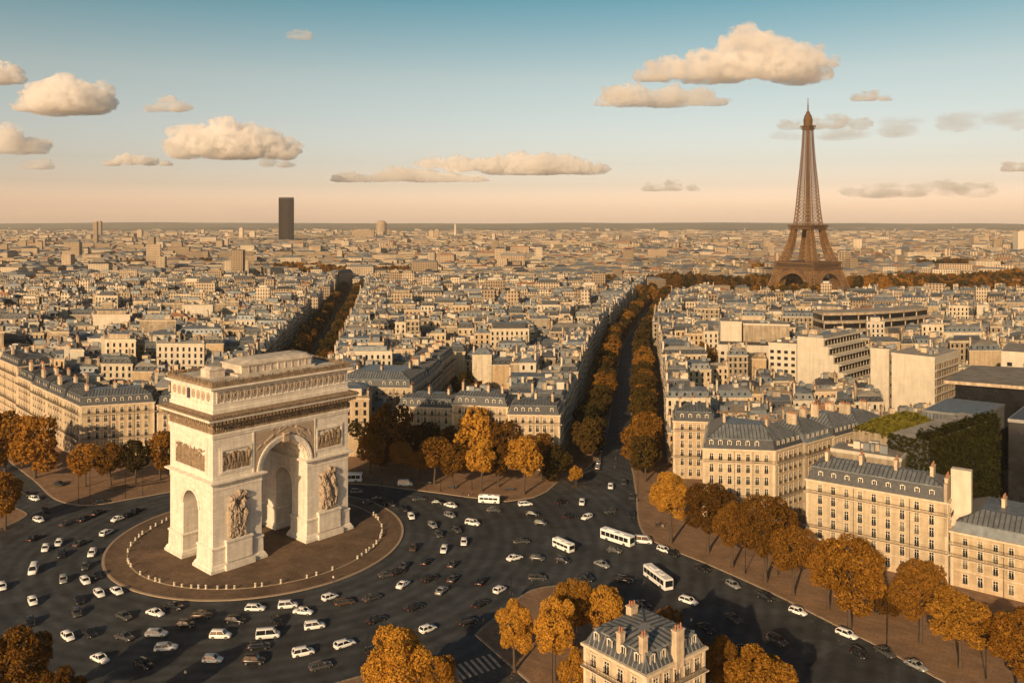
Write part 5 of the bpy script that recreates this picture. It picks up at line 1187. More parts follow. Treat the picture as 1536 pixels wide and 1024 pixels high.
# planted ivy wall and roof garden
def leaf_box(name, pts_fn, n, ls, mk, label, cat, seed):
    rng = np.random.default_rng(seed); P, N = pts_fn(rng, n); nrm = N + rng.normal(0, .5, P.shape); nrm /= np.linalg.norm(nrm, axis=1)[:, None]
    a = np.cross(nrm, rng.normal(size=P.shape)); a /= np.linalg.norm(a, axis=1)[:, None]; b = np.cross(nrm, a); s = (ls * rng.uniform(.6, 1.3, len(P)))[:, None]
    V = np.stack([P - a * s * .5, P + b * s * .6, P + a * s * .5, P - b * s * .6], 1).reshape(-1, 3); me = bpy.data.meshes.new(name); me.from_pydata(V.tolist(), [], np.arange(len(V)).reshape(-1, 4).tolist()); me.materials.append(M[mk]); me.update()
    return tag(link(name, me), label, cat)
def ivy(rng, n):
    A, B_, C_ = np.array([117, 237.]), np.array([153, 265.]), np.array([110, 246.]); u = rng.random(n); v = rng.random(n); out = []; N = []
    for i in range(n):
        k = i % 10
        if k < 7: p = A + (B_ - A) * u[i]; q = np.array([28, -36.]) / 45.6; p = p + q * abs(rng.normal(0, .5)); out.append((*p, 29.6 * v[i] + rng.normal(0, .2))); N.append((*q, .2))
        elif k < 9: p = A + (B_ - A) * u[i] + (C_ - A) * v[i] * .3; out.append((*p, 29.5 + abs(rng.normal(0, .9)) + .8 * mnoise.noise(Vector((p[0] / 3, p[1] / 3, 1))))); N.append((0, 0, 1))
        else: p = A + (C_ - A) * u[i]; q = np.array([-36, -28.]) / 45.6; p = p + q * abs(rng.normal(0, .5)); out.append((*p, 29.6 * v[i])); N.append((*q, .2))
    return np.array(out), np.array(N)
leaf_box('ivy', ivy, 16000, .8, 'leaf3', 'thick dark green ivy covering the wall of the block behind the long cream building', 'ivy', 3)
def roofgarden(rng, n):
    out = []; N = []; A, ex, ey = np.array([118, 264.]), np.array([.79, .61]), np.array([-.61, .79])
    for i in range(n):
        u, v = rng.random() * 30, rng.random() * 12; h = 24.2 + 3.4 * (1 - ((v - 6) / 6.6) ** 2) * (.75 + .25 * math.sin(u * .9)) * (1 - ((u - 15) / 16.5) ** 6); p = A + ex * u + ey * v
        out.append((*p, h - abs(rng.normal(0, .8)) + .5 * mnoise.noise(Vector((p[0] / 2, p[1] / 2, 5))))); N.append((*(ey * (v - 6) / 8), .8))
    return np.array(out), np.array(N)
leaf_box('shrubbery', roofgarden, 7000, .85, 'leaf4', 'sunlit olive green shrubs of the roof garden behind the ivy block', 'shrubs', 4)
custom('plain podium carrying the roof garden behind the ivy block', [(118, 265), (142, 283), (135, 292), (111, 274)], lambda t, P, c: part(t, (lambda k: (k.prism(P, 0, 24, 'party', 'flat'), k)[1])(KB()), 'wall', c))

# leaves fallen round the trunks on the pavements
rng = random.Random(88); m = MB()
for t_ in TREES[:60]:
    for k in range(70):
        a, r_ = rng.uniform(0, 6.28), abs(rng.gauss(0, 4.5)); x, y = t_.location.x + r_ * math.cos(a), t_.location.y + r_ * math.sin(a); s_, q = rng.uniform(.12, .3), rng.uniform(0, 3); dx_, dy_ = math.cos(q) * s_, math.sin(q) * s_
        m.poly([(x - dx_, y - dy_, .165), (x + dy_, y - dx_, .17), (x + dx_, y + dy_, .165), (x - dy_, y + dx_, .168)])
o = m.build('fallen_leaves', M['fallen']); o['kind'] = 'stuff'; o['category'] = 'leaves'; o['label'] = 'dry leaves scattered under the autumn trees on the pavements'
# ================================================================== VEHICLES
def loft(b, secs, mi=0):
    """secs: rings of equal length"""
    n = len(secs[0]); n0 = len(b.v)
    for s in secs: b.v.extend(s)
    for i in range(len(secs) - 1):
        for k in range(n):
            k2 = (k + 1) % n; b.f.append((n0 + i * n + k, n0 + (i + 1) * n + k, n0 + (i + 1) * n + k2, n0 + i * n + k2)); b.m.append(mi)
    b.f.append(tuple(n0 + k for k in range(n))); b.m.append(mi); b.f.append(tuple(n0 + (len(secs) - 1) * n + k for k in range(n - 1, -1, -1))); b.m.append(mi)
def vehicle_meshes(L, Wd, H, hood, boot, belt, wr, ws, rs, roofd=.0, wheelx=None, nose=.75):
    """body (front at +x), windows, wheel, lights. hood/boot: cabin start from the front / end from the back at the belt; ws/rs: rake lengths"""
    out = {}; h2 = Wd / 2; x0, x1 = -L / 2, L / 2; gc = .22
    b = MB()
    def ring_(x, w, zt, zb): return [(x, -w * .86, zb), (x, -w, zb + .12), (x, -w, zt - .28), (x, -w * .95, zt - .1), (x, -w * .8, zt), (x, w * .8, zt), (x, w * .95, zt - .1), (x, w, zt - .28), (x, w, zb + .12), (x, w * .86, zb)]
    bh = belt
    tail = belt - (.04 if boot > .25 else 0)
    secs = [ring_(x0, h2 * .84, tail - .10, gc + .12), ring_(x0 + .1, h2 * .93, tail - .03, gc + .04), ring_(x0 + .5, h2 * .99, tail + .01, gc), ring_(x0 + max(.6, boot), h2, bh + .02, gc), ring_(0, h2, bh, gc), ring_(x1 - hood, h2, bh, gc), ring_(x1 - hood * .45, h2 * .98, bh - (1 - nose) * .45, gc), ring_(x1 - .22, h2 * .92, bh * nose + .02, gc + .03), ring_(x1, h2 * .78, bh * nose - .1, gc + .12)]
    loft(b, secs)
    # roof and pillars
    cb, ct = x0 + boot, x1 - hood; rb_, rt = cb + rs, ct - ws; wi = h2 * .93; wt = h2 * .76; zt = H
    for s in (-1, 1):
        P4 = [Vector((cb, s * wi, belt - .02)), Vector((rb_, s * wt, zt - .07)), Vector((rt, s * wt, zt - .07)), Vector((ct, s * wi, belt - .02))]
        b.beam(P4[0], P4[1], .11); b.beam(P4[3], P4[2], .09); mid = (cb + ct) / 2 - .1; b.beam((mid, s * wi, belt - .02), (mid, s * wt, zt - .07), .1)
    loft(b, [[(x, -w, z - .07), (x, -w * .92, z - .01), (x, 0, z + .015), (x, w * .92, z - .01), (x, w, z - .07)] for x, w, z in ((rb_ - .06, wt * .93, zt - .03), (rb_ + .12, wt * 1.0, zt), (rt - .15, wt * 1.0, zt), (rt + .06, wt * .93, zt - .04))])
    out['body'] = b.mesh('body', [M['cwhite']], True)
    b = MB(); A = [(cb + .04, -wi + .03, belt - .05), (ct - .04, -wi + .03, belt - .05), (ct - .04, wi - .03, belt - .05), (cb + .04, wi - .03, belt - .05)]; B_ = [(rb_ + .02, -wt + .03, zt - .06), (rt - .02, -wt + .03, zt - .06), (rt - .02, wt - .03, zt - .06), (rb_ + .02, wt - .03, zt - .06)]
    for i in range(4): j = (i + 1) % 4; b.poly([A[i], A[j], B_[j], B_[i]])
    out['windows'] = b.mesh('windows', [M['glass']])
    b = MB(); b.cone((0, -.11, 0), (0, .11, 0), wr, wr, 14, 0); b.cone((0, -.125, 0), (0, .125, 0), wr * .6, wr * .6, 10, 1); out['wheel'] = b.mesh('wheel', [M['rubber'], M['chrome']])
    b = MB(); b.box(-.16, -.17, -.07, .03, .17, .07); out['headlight'] = b.mesh('headlight', [M['headl']])
    b = MB(); b.box(-.04, -.15, -.09, .1, .15, .09); out['tail_light'] = b.mesh('tail_light', [M['taill']])
    wx = wheelx or (x0 + L * .19, x1 - L * .19)
    out['wheels'] = [(x, s * (h2 - .10), wr) for x in wx for s in (-1, 1)]
    out['heads'] = [(x1 - .12, s * h2 * .66, belt * nose - .2) for s in (-1, 1)]; out['tails'] = [(x0 + .02, s * h2 * .72, belt - .28) for s in (-1, 1)]
    return out
VT = {'hatchback': vehicle_meshes(4.1, 1.78, 1.5, 1.05, .12, .92, .32, .75, .35), 'sedan': vehicle_meshes(4.7, 1.82, 1.45, 1.3, .75, .92, .33, .85, .75),
      'estate car': vehicle_meshes(4.7, 1.82, 1.5, 1.2, .1, .94, .33, .8, .45), 'off-road car': vehicle_meshes(4.6, 1.9, 1.75, 1.15, .1, 1.06, .38, .6, .3), 'van': vehicle_meshes(5.1, 1.98, 2.1, .75, .06, 1.15, .36, .65, .1, nose=.8)}
def bus_meshes(L, Wd, H):
    out = {}; h2 = Wd / 2; b = MB()
    def rg(x, k): w = h2 * k; return [(x, -w, .35), (x, -w, H - .25), (x, -w * .9, H), (x, w * .9, H), (x, w, H - .25), (x, w, .35)]
    loft(b, [rg(-L / 2, .95), rg(-L / 2 + .15, 1), rg(L / 2 - .3, 1), rg(L / 2, .93)]); b.box(-L * .3, -h2 * .5, H - .02, -L * .05, h2 * .5, H + .22); b.box(L * .12, -h2 * .4, H - .02, L * .25, h2 * .4, H + .16)
    out['body'] = b.mesh('body', [M['cwhite']]); b = MB(); n = int(L / 1.5)
    for s in (-1, 1):
        for i in range(n):
            xa = -L / 2 + .4 + (L - .9) * i / n; xb = xa + (L - .9) / n - .16; y = s * (h2 + .012); b.obox((xa, y - .03, 1.35), (xb - xa, 0, 0), (0, .06, 0), (0, 0, H - 1.9))
    b.box(L / 2 - .06, -h2 * .84, 1.1, L / 2 + .03, h2 * .84, H - .45); b.box(-L / 2 - .03, -h2 * .8, 1.5, -L / 2 + .05, h2 * .8, H - .5); out['windows'] = b.mesh('windows', [M['glass']])
    o = VT['van']; b = MB(); b.cone((0, -.14, 0), (0, .14, 0), .46, .46, 16, 0); b.cone((0, -.15, 0), (0, .15, 0), .26, .26, 10, 1); out['wheel'] = b.mesh('wheel', [M['rubber'], M['chrome']])
    out['headlight'], out['tail_light'] = o['headlight'], o['tail_light']
    out['wheels'] = [(x, s * (h2 - .1), .46) for x in (-L * .28, L * .3) for s in (-1, 1)]; out['heads'] = [(L / 2 - .02, s * h2 * .7, .75) for s in (-1, 1)]; out['tails'] = [(-L / 2 - .02, s * h2 * .75, 1.0) for s in (-1, 1)]; return out
VT['bus'] = bus_meshes(10.4, 2.5, 3.05); VT['minibus'] = bus_meshes(6.9, 2.15, 2.55)
PAINT = {'white': 'cwhite', 'silver': 'csilver', 'black': 'cblack', 'grey': 'cgrey', 'brown': 'cbrown'}
KIND = {'h': 'hatchback', 's': 'sedan', 'e': 'estate car', 'o': 'off-road car', 'v': 'van', 'b': 'bus', 'm': 'minibus'}
PC = {'w': 'white', 's': 'silver', 'k': 'black', 'g': 'grey', 'n': 'brown'}
PROTO = {}
def vehicle(kind, colour, x, y, rz, label, z=0.004):
    name = {'bus': 'bus', 'minibus': 'minibus', 'van': 'van'}.get(kind, 'parked_car' if z > .05 else 'car'); cat = 'bus' if 'bus' in kind else ('van' if kind == 'van' else 'car')
    t = thing(name, (x, y, z), label, cat, 'traffic on the square' if z < .05 else None, rz); v = VT[kind]
    if (kind, colour) not in PROTO:
        me = v['body'].copy(); me.materials.clear(); me.materials.append(M[PAINT[colour]]); me.name = 'body'; PROTO[(kind, colour)] = me
    link('body', PROTO[(kind, colour)], t); link('windows', v['windows'], t)
    for p in v['wheels']: link('wheel', v['wheel'], t, p)
    for p in v['heads']: link('headlight', v['headlight'], t, p)
    for p in v['tails']: link('tail_light', v['tail_light'], t, p)
    return t
CARS = """39,742,-12,ks 52,749,-15,wh 68,767,-60,kh 58,781,-20,wh 52,808,25,ks 101,786,20,gs 127,779,25,ks 146,770,28,ks 178,779,20,ws 192,774,25,ks 204,767,28,ks 160,800,28,we 151,754,8,ks 88,816,-120,wh 68,824,-110,wh 92,833,-100,kh 121,816,25,gs 138,831,-118,we 128,851,-108,gh 50,857,-112,wv 145,864,-60,ks 95,871,-92,sh 128,873,-50,wh 3,882,-70,wh 149,892,-45,wh 175,888,-35,ws 49,904,-65,wh 118,901,-65,ks 115,921,-72,gh 186,926,-25,gs 45,935,-80,kh 102,957,-40,wh 134,951,-35,ks 187,957,-15,gs 150,990,-25,ws 216,998,-25,ke
233,921,-15,ws 262,911,-10,ks 303,924,0,ns 279,938,0,kh 353,932,-5,ke 383,914,0,we 432,910,5,wo 455,919,-5,ws 415,934,-50,kh 235,952,0,we 249,973,5,we 331,955,0,wo 402,955,5,wv 388,971,5,ke 319,991,0,wh 381,993,0,ko 495,897,20,wh 517,905,10,ne 558,898,20,gs 605,878,35,ws 645,869,22,ke 472,941,8,wo 565,931,20,ks 622,912,20,ks 642,945,22,wh 517,968,18,we 455,981,12,wo 481,1001,15,ge 567,981,15,kv
535,738,0,sh 608,727,0,wv 554,754,10,gs 569,749,5,ks 585,757,-10,ks 604,764,-15,ks 617,776,-62,wh 629,749,5,gs 656,754,-3,ks 676,759,-15,ws 675,774,-20,sh 734,753,-3,wm 709,786,-10,wo 649,789,-40,sh 658,802,-62,gs 685,796,-35,gh 696,815,-96,wh 666,826,-110,wh 620,823,-112,nh 741,766,0,gs 788,757,5,we 798,771,-5,ks 811,785,-5,gh 843,754,15,ks 873,755,-100,wh 855,775,15,ks 880,777,-158,wh 916,731,-96,wh 914,768,-170,gh 845,823,-24,wm 782,813,3,gs
581,863,10,gs 607,849,50,gs 597,859,22,ks 639,844,42,kh 680,847,45,gs 663,887,40,ss 680,869,45,gs 722,873,50,ks 750,886,30,wh 721,907,25,ks 702,934,12,ke 772,838,15,ws 806,838,-5,gh 844,842,-10,kh 926,812,-18,wb 903,848,-22,ss 922,827,-10,gh 965,813,-5,wv 1009,831,-28,ks 996,826,-20,wh 806,868,0,ge 880,868,-22,ks 936,871,-8,ke 987,873,-37,wb 1033,903,-18,we 965,909,-22,ks
1054,854,-25,ks 1100,879,-30,sh 1148,897,-22,ke 1197,919,-20,wh 1100,929,-30,gs 1166,963,-25,go 1119,977,-32,ks 1090,997,-22,wh 1060,944,-32,ks 1270,953,-22,we 1289,982,-30,kh 1328,980,-30,gs 1374,1000,-26,ss
936,725,-96,gh 948,746,-95,gs 948,773,-95,ks"""
ZONES = [('on the road behind left of the arch', lambda x, y: x < 260 and y < 805), ('left of the round island', lambda x, y: x < 260 and y < 885), ('at the lower left of the square', lambda x, y: x < 230), ('below the round island', lambda x, y: x < 468 and y > 890),
         ('at the lower middle of the square', lambda x, y: x < 700 and y > 890), ('right of the round island', lambda x, y: x < 700 and 800 < y <= 890), ('near the far kerb right of the arch', lambda x, y: x < 720), ('on the avenue side of the square', lambda x, y: y < 800 and x < 1000), ('between the pavement point and the avenue', lambda x, y: x < 1045 and y < 915), ('on the road along the right pavement', lambda x, y: True)]
CL = []
for q in CARS.split():
    a = q.split(','); x, y, an = float(a[0]), float(a[1]), float(a[2]); CL.append((x, y, an, PC[a[3][0]], KIND[a[3][1]], next(z for z, f in ZONES if f(x, y))))
from collections import defaultdict
grp_ = defaultdict(list)
for c in CL: grp_[(c[3], c[4], c[5])].append(c)
for L in grp_.values(): L.sort(key=lambda c: c[0])
for c in CL:
    x, y, an, colr, kind, zn = c; L = grp_[(colr, kind, zn)]; g0 = G(x - 7 * math.cos(R(an)), y + 1 + 7 * math.sin(R(an))); g1_ = G(x + 7 * math.cos(R(an)), y + 1 - 7 * math.sin(R(an)))
    p = G(x, y + 1); n = len(L); k = L.index(c) + 1
    lab = '%s %s %s' % (colr, kind, zn) if n == 1 else '%s %s %s, %s of %d from left' % (colr, kind, zn, ORD(k), n)
    vehicle(kind, colr, p[0], p[1], math.atan2(g1_[1] - g0[1], g1_[0] - g0[0]), lab)
p = G(524, 724); vehicle('bus', 'white', p[0] - 1, p[1] + 1.5, 0.05, 'white bus half hidden behind the right pier of the arch')
p = Vector((25.0, 288)); av_d = Vector((.165, 1)).normalized(); rng = random.Random(31)
for k in range(10):
    y = 312 + k * 6.3; vehicle(rng.choice(['hatchback', 'sedan', 'estate car']), rng.choice(['black', 'grey', 'black', 'silver']), C1(y) - 6.3, y, math.atan2(1, .165), 'car parked along the left kerb of the central avenue, %s from the square' % ORD(k + 1))
for k, (px, py, an, cl, kd) in enumerate(((89, 728, -14, 'black', 'sedan'), (1312, 917, -22, 'black', 'sedan'))):
    a, b = G(px, py), G(px + 9 * math.cos(R(an)), py - 9 * math.sin(R(an))); vehicle(kd, cl, a[0], a[1], math.atan2(b[1] - a[1], b[0] - a[0]), ['black sedan parked on the left pavement under the trees', 'black sedan parked behind the largest tree of the right pavement'][k], .144)

# ================================================================== STREET FURNITURE
def lamp(x, y, h, label, rz=0., base=.14, arm=True):
    t = thing('street_lamp', (x, y, base), label, 'street lamp', 'street lamps of the square', rz); b = MB(); b.cone((0, 0, 0), (0, 0, .9), .17, .13, 8); b.cone((0, 0, .9), (0, 0, h), .10, .06, 8); b.build('pole', M['iron'], t)
    if arm:
        b = MB(); pts = [Vector((0, 0, h - .1)), Vector((.5, 0, h + .35)), Vector((1.2, 0, h + .5))]
        for a_, c_ in zip(pts[:-1], pts[1:]): b.cone(a_, c_, .05, .04, 6)
        b.build('arm', M['iron'], t); b = MB(); b.box(1.0, -.16, h + .38, 1.8, .16, h + .54); b.build('lamp_head', M['iron'], t)
    else:
        b = MB(); b.lathe([(0, h - .1), (.2, h), (.26, h + .35), (.3, h + .4), (.1, h + .6), (0, h + .7)], 8); b.build('lantern', M['iron'], t)
for px, py, hp, lb in ((118, 756, 44, 'thin lamp post nearest the left street on the left pavement'), (135, 757, 62, 'second lamp post on the left pavement'), (188, 747, 48, 'third lamp post on the left pavement'), (214, 744, 40, 'lamp post next to the arch on the left pavement'), (572, 727, 38, 'lamp post right beside the arch on the far pavement'), (661, 737, 34, 'lamp post in the middle of the far pavement'),
        (708, 735, 40, 'lamp post between the bright trees of the far pavement'), (926, 700, 24, 'lamp post standing in the middle of the central avenue'), (1330, 970, 62, 'tall lamp post on the right pavement by the leaning tree'), (1479, 1018, 62, 'lamp post near the right end of the right pavement'), (1118, 860, 44, 'lamp post between the tree trunks of the right pavement'), (957, 752, 52, 'lamp post at the right corner of the central avenue')):
    a = G(px, py); lamp(a[0], a[1], hp / F * a[1], lb, 2.4 if px < 700 else -2.6, arm=(px not in (135, 661)))
a = G(551, 1034); lamp(a[0], a[1], 9.0, 'lamp post beside the orange treetop at the bottom edge', 1.6)
a = G(829, 1040); lamp(a[0], a[1], 8.0, 'lamp post among the trees left of the foreground building', 1.6)
a = G(767, 907); t = thing('traffic_light', (a[0], a[1], .14), 'traffic light post at the tip of the pavement point', 'traffic light'); b = MB(); b.cone((0, 0, 0), (0, 0, 6.6), .1, .07, 8); b.build('pole', M['iron'], t)
for z, x in ((3.0, -.32), (2.6, .34)):
    b = MB(); b.box(x - .18, -.18, z - .5, x + .18, .12, z + .5); h_ = b.build('signal_head', M['iron'], t); b = MB(); b.cone((x, -.19, z + .3), (x, -.22, z + .3), .11, .11, 8); b.cone((x, -.19, z), (x, -.22, z), .11, .11, 8); b.cone((x, -.19, z - .3), (x, -.22, z - .3), .11, .11, 8); b.build('lens', M['slate'], h_)
# low railing on the left pavement, benches
a, c = Vector((*G(162, 737), .14)), Vector((*G(249, 724), .14)); e = (c - a); L = e.length; e.normalize(); n = Vector((-e.y, e.x, 0)); b = MB(); k = 0
while k < L: b.beam(a + e * k - Vector((0, 0, 0)), a + e * k + Vector((0, 0, 1.3)), .09); k += .5
b.beam(a + Vector((0, 0, 1.3)), a + e * L + Vector((0, 0, 1.3)), .1); b.beam(a + Vector((0, 0, .25)), a + e * L + Vector((0, 0, .25)), .08); o = b.build('railing', M['iron']); tag(o, 'long low dark railing on the pavement left of the arch', 'railing')
for px, py, lb in ((678, 733, 'dark bench on the far pavement under the bright tree'), (640, 727, 'dark bench beside the lamp post of the far pavement'), (764, 736, 'dark bench in front of the corner tree on the far pavement')):
    a = G(px, py); t = thing('bench', (a[0], a[1], .14), lb, 'bench'); b = MB(); b.box(-1.6, -.25, .4, 1.6, .25, .48); b.build('seat', M['slate'], t); b = MB(); b.box(-1.6, .22, .5, 1.6, .3, .95); b.build('backrest', M['slate'], t)
    for x in (-1.3, 1.3): b = MB(); b.box(x - .05, -.24, 0, x + .05, .24, .4); b.build('leg', M['iron'], t)
# ================================================================== PEOPLE
def person_mesh(pose, coat, trou):
    """one skinned body: joints as vertices, radius per vertex"""
    lift = {'stand': (.10, -.10, .05), 'walk': (.26, -.24, .2), 'turn': (.05, -.05, .3)}[pose]; f1, f2, ar = lift
    J = [((0, 0, .95), .145), ((0, 0, 1.15), .135), ((.01, 0, 1.38), .165), ((.02, 0, 1.50), .065), ((.03, 0, 1.60), .095), ((.03, 0, 1.70), .092),
         ((.02, .10, .88), .105), ((f1 * .6, .11, .50), .07), ((f1 * .55, .11, .10), .05), ((f1 * .55 + .17, .12, .05), .045), ((.02, -.10, .88), .105), ((f2 * .5, -.11, .50), .07), ((f2, -.11, .10), .05), ((f2 + .17, -.12, .05), .045),
         ((.0, .21, 1.40), .065), ((-ar * .3, .27, 1.13), .05), ((ar * .4, .26, .90), .038), ((ar * .5, .26, .80), .035), ((.0, -.21, 1.40), .065), ((ar * .3, -.27, 1.13), .05), ((ar * .6, -.25, .92), .038), ((ar * .7, -.25, .82), .035)]
    E = [(0, 1), (1, 2), (2, 3), (3, 4), (4, 5), (0, 6), (6, 7), (7, 8), (8, 9), (0, 10), (10, 11), (11, 12), (12, 13), (2, 14), (14, 15), (15, 16), (16, 17), (2, 18), (18, 19), (19, 20), (20, 21)]
    me = bpy.data.meshes.new('p'); me.from_pydata([j[0] for j in J], E, []); o = bpy.data.objects.new('p', me); COL.objects.link(o)
    md = o.modifiers.new('s', 'SKIN'); o.modifiers.new('d', 'SUBSURF').levels = 1
    for v, j in zip(me.skin_vertices[0].data, J): v.radius = (j[1], j[1])
    me.skin_vertices[0].data[0].use_root = True
    bpy.context.view_layer.update(); ev = o.evaluated_get(bpy.context.evaluated_depsgraph_get()); m2 = bpy.data.meshes.new_from_object(ev); bpy.data.objects.remove(o)
    for k in (coat, trou, 'skin', 'rubber'): m2.materials.append(M[k])
    for p in m2.polygons:
        c = p.center; p.use_smooth = True; p.material_index = 2 if c.z > 1.47 or (abs(c.y) > .2 and c.z < .87) else (3 if c.z < .11 else (1 if c.z < .93 and abs(c.y) < .2 else 0))
    m2.name = 'body'; return m2
hb = MB(); hb.lathe([(.0, 1.80), (.07, 1.785), (.108, 1.72), (.105, 1.66), (.098, 1.62)], 10); HAIR = hb.mesh('hair', [M['hair']], True)
PM = [person_mesh('stand', 'cloth', 'cloth'), person_mesh('walk', 'cloth2', 'cloth'), person_mesh('walk', 'cloth', 'cloth2'), person_mesh('turn', 'cbrown', 'cloth')]
for k, (px, py, m_, rz, lb, z) in enumerate(((278, 1016, 1, 1.2, 'person in a pale coat walking alone on the road at the bottom', 0), (639, 733, 0, 0, 'person in dark clothes standing at the far kerb right of the arch', .14), (984, 790, 0, 1, 'left one of the people in dark clothes standing on the right pavement by the avenue', .14), (988, 789, 3, 4, 'brown coated middle one of the people on the right pavement by the avenue', .14), (994, 791, 2, 2.4, 'right one of the people on the right pavement by the avenue', .14),
        (725, 939, 3, .6, 'person in a brown coat stepping off the pavement point', .14), (1037, 937, 1, 2, 'person in a pale coat crossing behind the foreground roof', 0), (694, 744, 0, 3, 'left one of two people in dark clothes at the far kerb by the bus lane', .14), (703, 745, 2, .5, 'right one of two people at the far kerb by the bus lane', .14), (500, 872, 1, 1, 'person in a pale coat standing on the round island before the arch', .16), (1167, 862, 0, 1, 'person in dark clothes under the trees of the right pavement', .14))):
    a = G(px, py, z); t = thing('person', (a[0], a[1], z), lb, 'person', None, rz); link('body', PM[m_], t); link('hair', HAIR, t, (.03, 0, 0))
# ================================================================== CLOUDS
def cloud_mat(name, dens, h, faint):
    m = bpy.data.materials.new(name); m.use_nodes = True; t = m.node_tree; t.nodes.clear(); o = t.nodes.new('ShaderNodeOutputMaterial'); v = t.nodes.new('ShaderNodeVolumePrincipled')
    v.inputs['Color'].default_value = (1, 1, 1, 1); v.inputs['Anisotropy'].default_value = .2
    co = t.nodes.new('ShaderNodeTexCoord'); mp = t.nodes.new('ShaderNodeMapping'); mp.inputs['Scale'].default_value = (.28, .5, 1) if faint else (.85, .9, 1); t.links.new(co.outputs['Object'], mp.inputs[0])
    nz = t.nodes.new('ShaderNodeTexNoise'); nz.inputs['Scale'].default_value = (3.2 if faint else 7) / h; nz.inputs['Detail'].default_value = 4 if faint else 6; nz.inputs['Roughness'].default_value = .58 if faint else .62
    t.links.new(mp.outputs[0], nz.inputs[0]); mr = t.nodes.new('ShaderNodeMapRange'); mr.inputs['From Min'].default_value = .36 if faint else .41; mr.inputs['From Max'].default_value = .66 if faint else .56; mr.inputs['To Min'].default_value = 0; mr.inputs['To Max'].default_value = dens
    t.links.new(nz.outputs['Fac'], mr.inputs[0]); t.links.new(mr.outputs[0], v.inputs['Density']); t.links.new(v.outputs[0], o.inputs['Volume']); return m
def cloud(px0, px1, top, base, lobes, label, dens=.012, seed=1, D=None, thick=.55, res=2):
    """a heap of puffs: lobes are (u along the width, height 0..1, radius) in the cloud's own box"""
    D = D or min(15000, max(5200, 1000 * F / max(20, HY - base))); u = D / F; w = (px1 - px0) * u; h = (base - top) * u; X0 = (px0 - CX) * u; Z0 = H0 + (HY - base) * u; rng = random.Random(seed)
    bm = bmesh.new()
    for a, hh, r_ in lobes:
        for k in range(5 if hh > .45 else 4):
            q = rng.uniform(.55, 1.) * r_; dx_ = rng.uniform(-.6, .6) * r_; dz = rng.uniform(-.3, .45) * r_; dyy = rng.uniform(-.8, .8) * r_ * thick * 1.4
            rr = q * h; mt = Matrix.Translation((a * w + dx_ * h, dyy * h, max(rr * .45, (hh + dz) * h - rr * .6))) @ Matrix.Diagonal((rr * max(1.15, .3 * w / h), rr * thick * 1.8, rr * .92, 1)); bmesh.ops.create_icosphere(bm, subdivisions=res, radius=1, matrix=mt)
            c0 = mt.translation
            for _ in range(7 if res == 3 else 3):     # smaller heads budding from each puff
                th, ph = rng.uniform(0, 6.28), rng.uniform(-.1, 1.4); sx_ = max(1.15, .3 * w / h); q2 = rr * rng.uniform(.25, .5)
                p2 = c0 + Vector((math.cos(th) * math.cos(ph) * rr * sx_, math.sin(th) * math.cos(ph) * rr * thick * 1.7, math.sin(ph) * rr * .9)); bmesh.ops.create_icosphere(bm, subdivisions=2, radius=q2, matrix=Matrix.Translation(p2))
    for v in bm.verts:
        if v.co.z < h * .05: v.co.z = h * .05 + (v.co.z - h * .05) * .3
    me = bpy.data.meshes.new('c'); bm.to_mesh(me); bm.free(); o = bpy.data.objects.new('c', me); COL.objects.link(o); r = o.modifiers.new('r', 'REMESH'); r.mode = 'VOXEL'; r.voxel_size = max(h / (24 if res == 3 else 15), w / (130 if res == 3 else 80))
    bpy.context.view_layer.update(); m2 = bpy.data.meshes.new_from_object(o.evaluated_get(bpy.context.evaluated_depsgraph_get())); bpy.data.objects.remove(o)
    n = len(m2.vertices); co = np.empty(n * 3); m2.vertices.foreach_get('co', co); co = co.reshape(-1, 3); no = np.empty(n * 3); m2.vertex_normals.foreach_get('vector', no); no = no.reshape(-1, 3); s1, s2 = h * .34, h * .13
    k = np.array([mnoise.fractal(Vector(p / s1) + Vector((seed, 0, 0)), 1, 2, 2) * .13 + (.16 - abs(mnoise.noise(Vector(p / s2) + Vector((0, seed, 0))))) * .16 for p in co])
    up = np.clip((co[:, 2] / h - .08) * 5, .15, 1); co = co + no * (k * h * up)[:, None]
    for ax, (lo, hi) in enumerate(((0, w), (None, None), (0, h))):
        if lo is not None: q0, q1 = co[:, ax].min(), co[:, ax].max(); co[:, ax] = lo + (co[:, ax] - q0) * (hi - lo) / (q1 - q0)
    m2.vertices.foreach_set('co', co.ravel()); m2.update()
    m2.name = 'cloud'; m2.materials.clear(); key = 'cloud%d' % int(h); m2.materials.append(cloud_mat('cloud_vapour', dens * (700 if dens > .0065 else 560) / h, h, dens < .0065)); o = link('cloud', m2, None, (X0, D, Z0)); tag(o, label, 'cloud', 'clouds'); return o
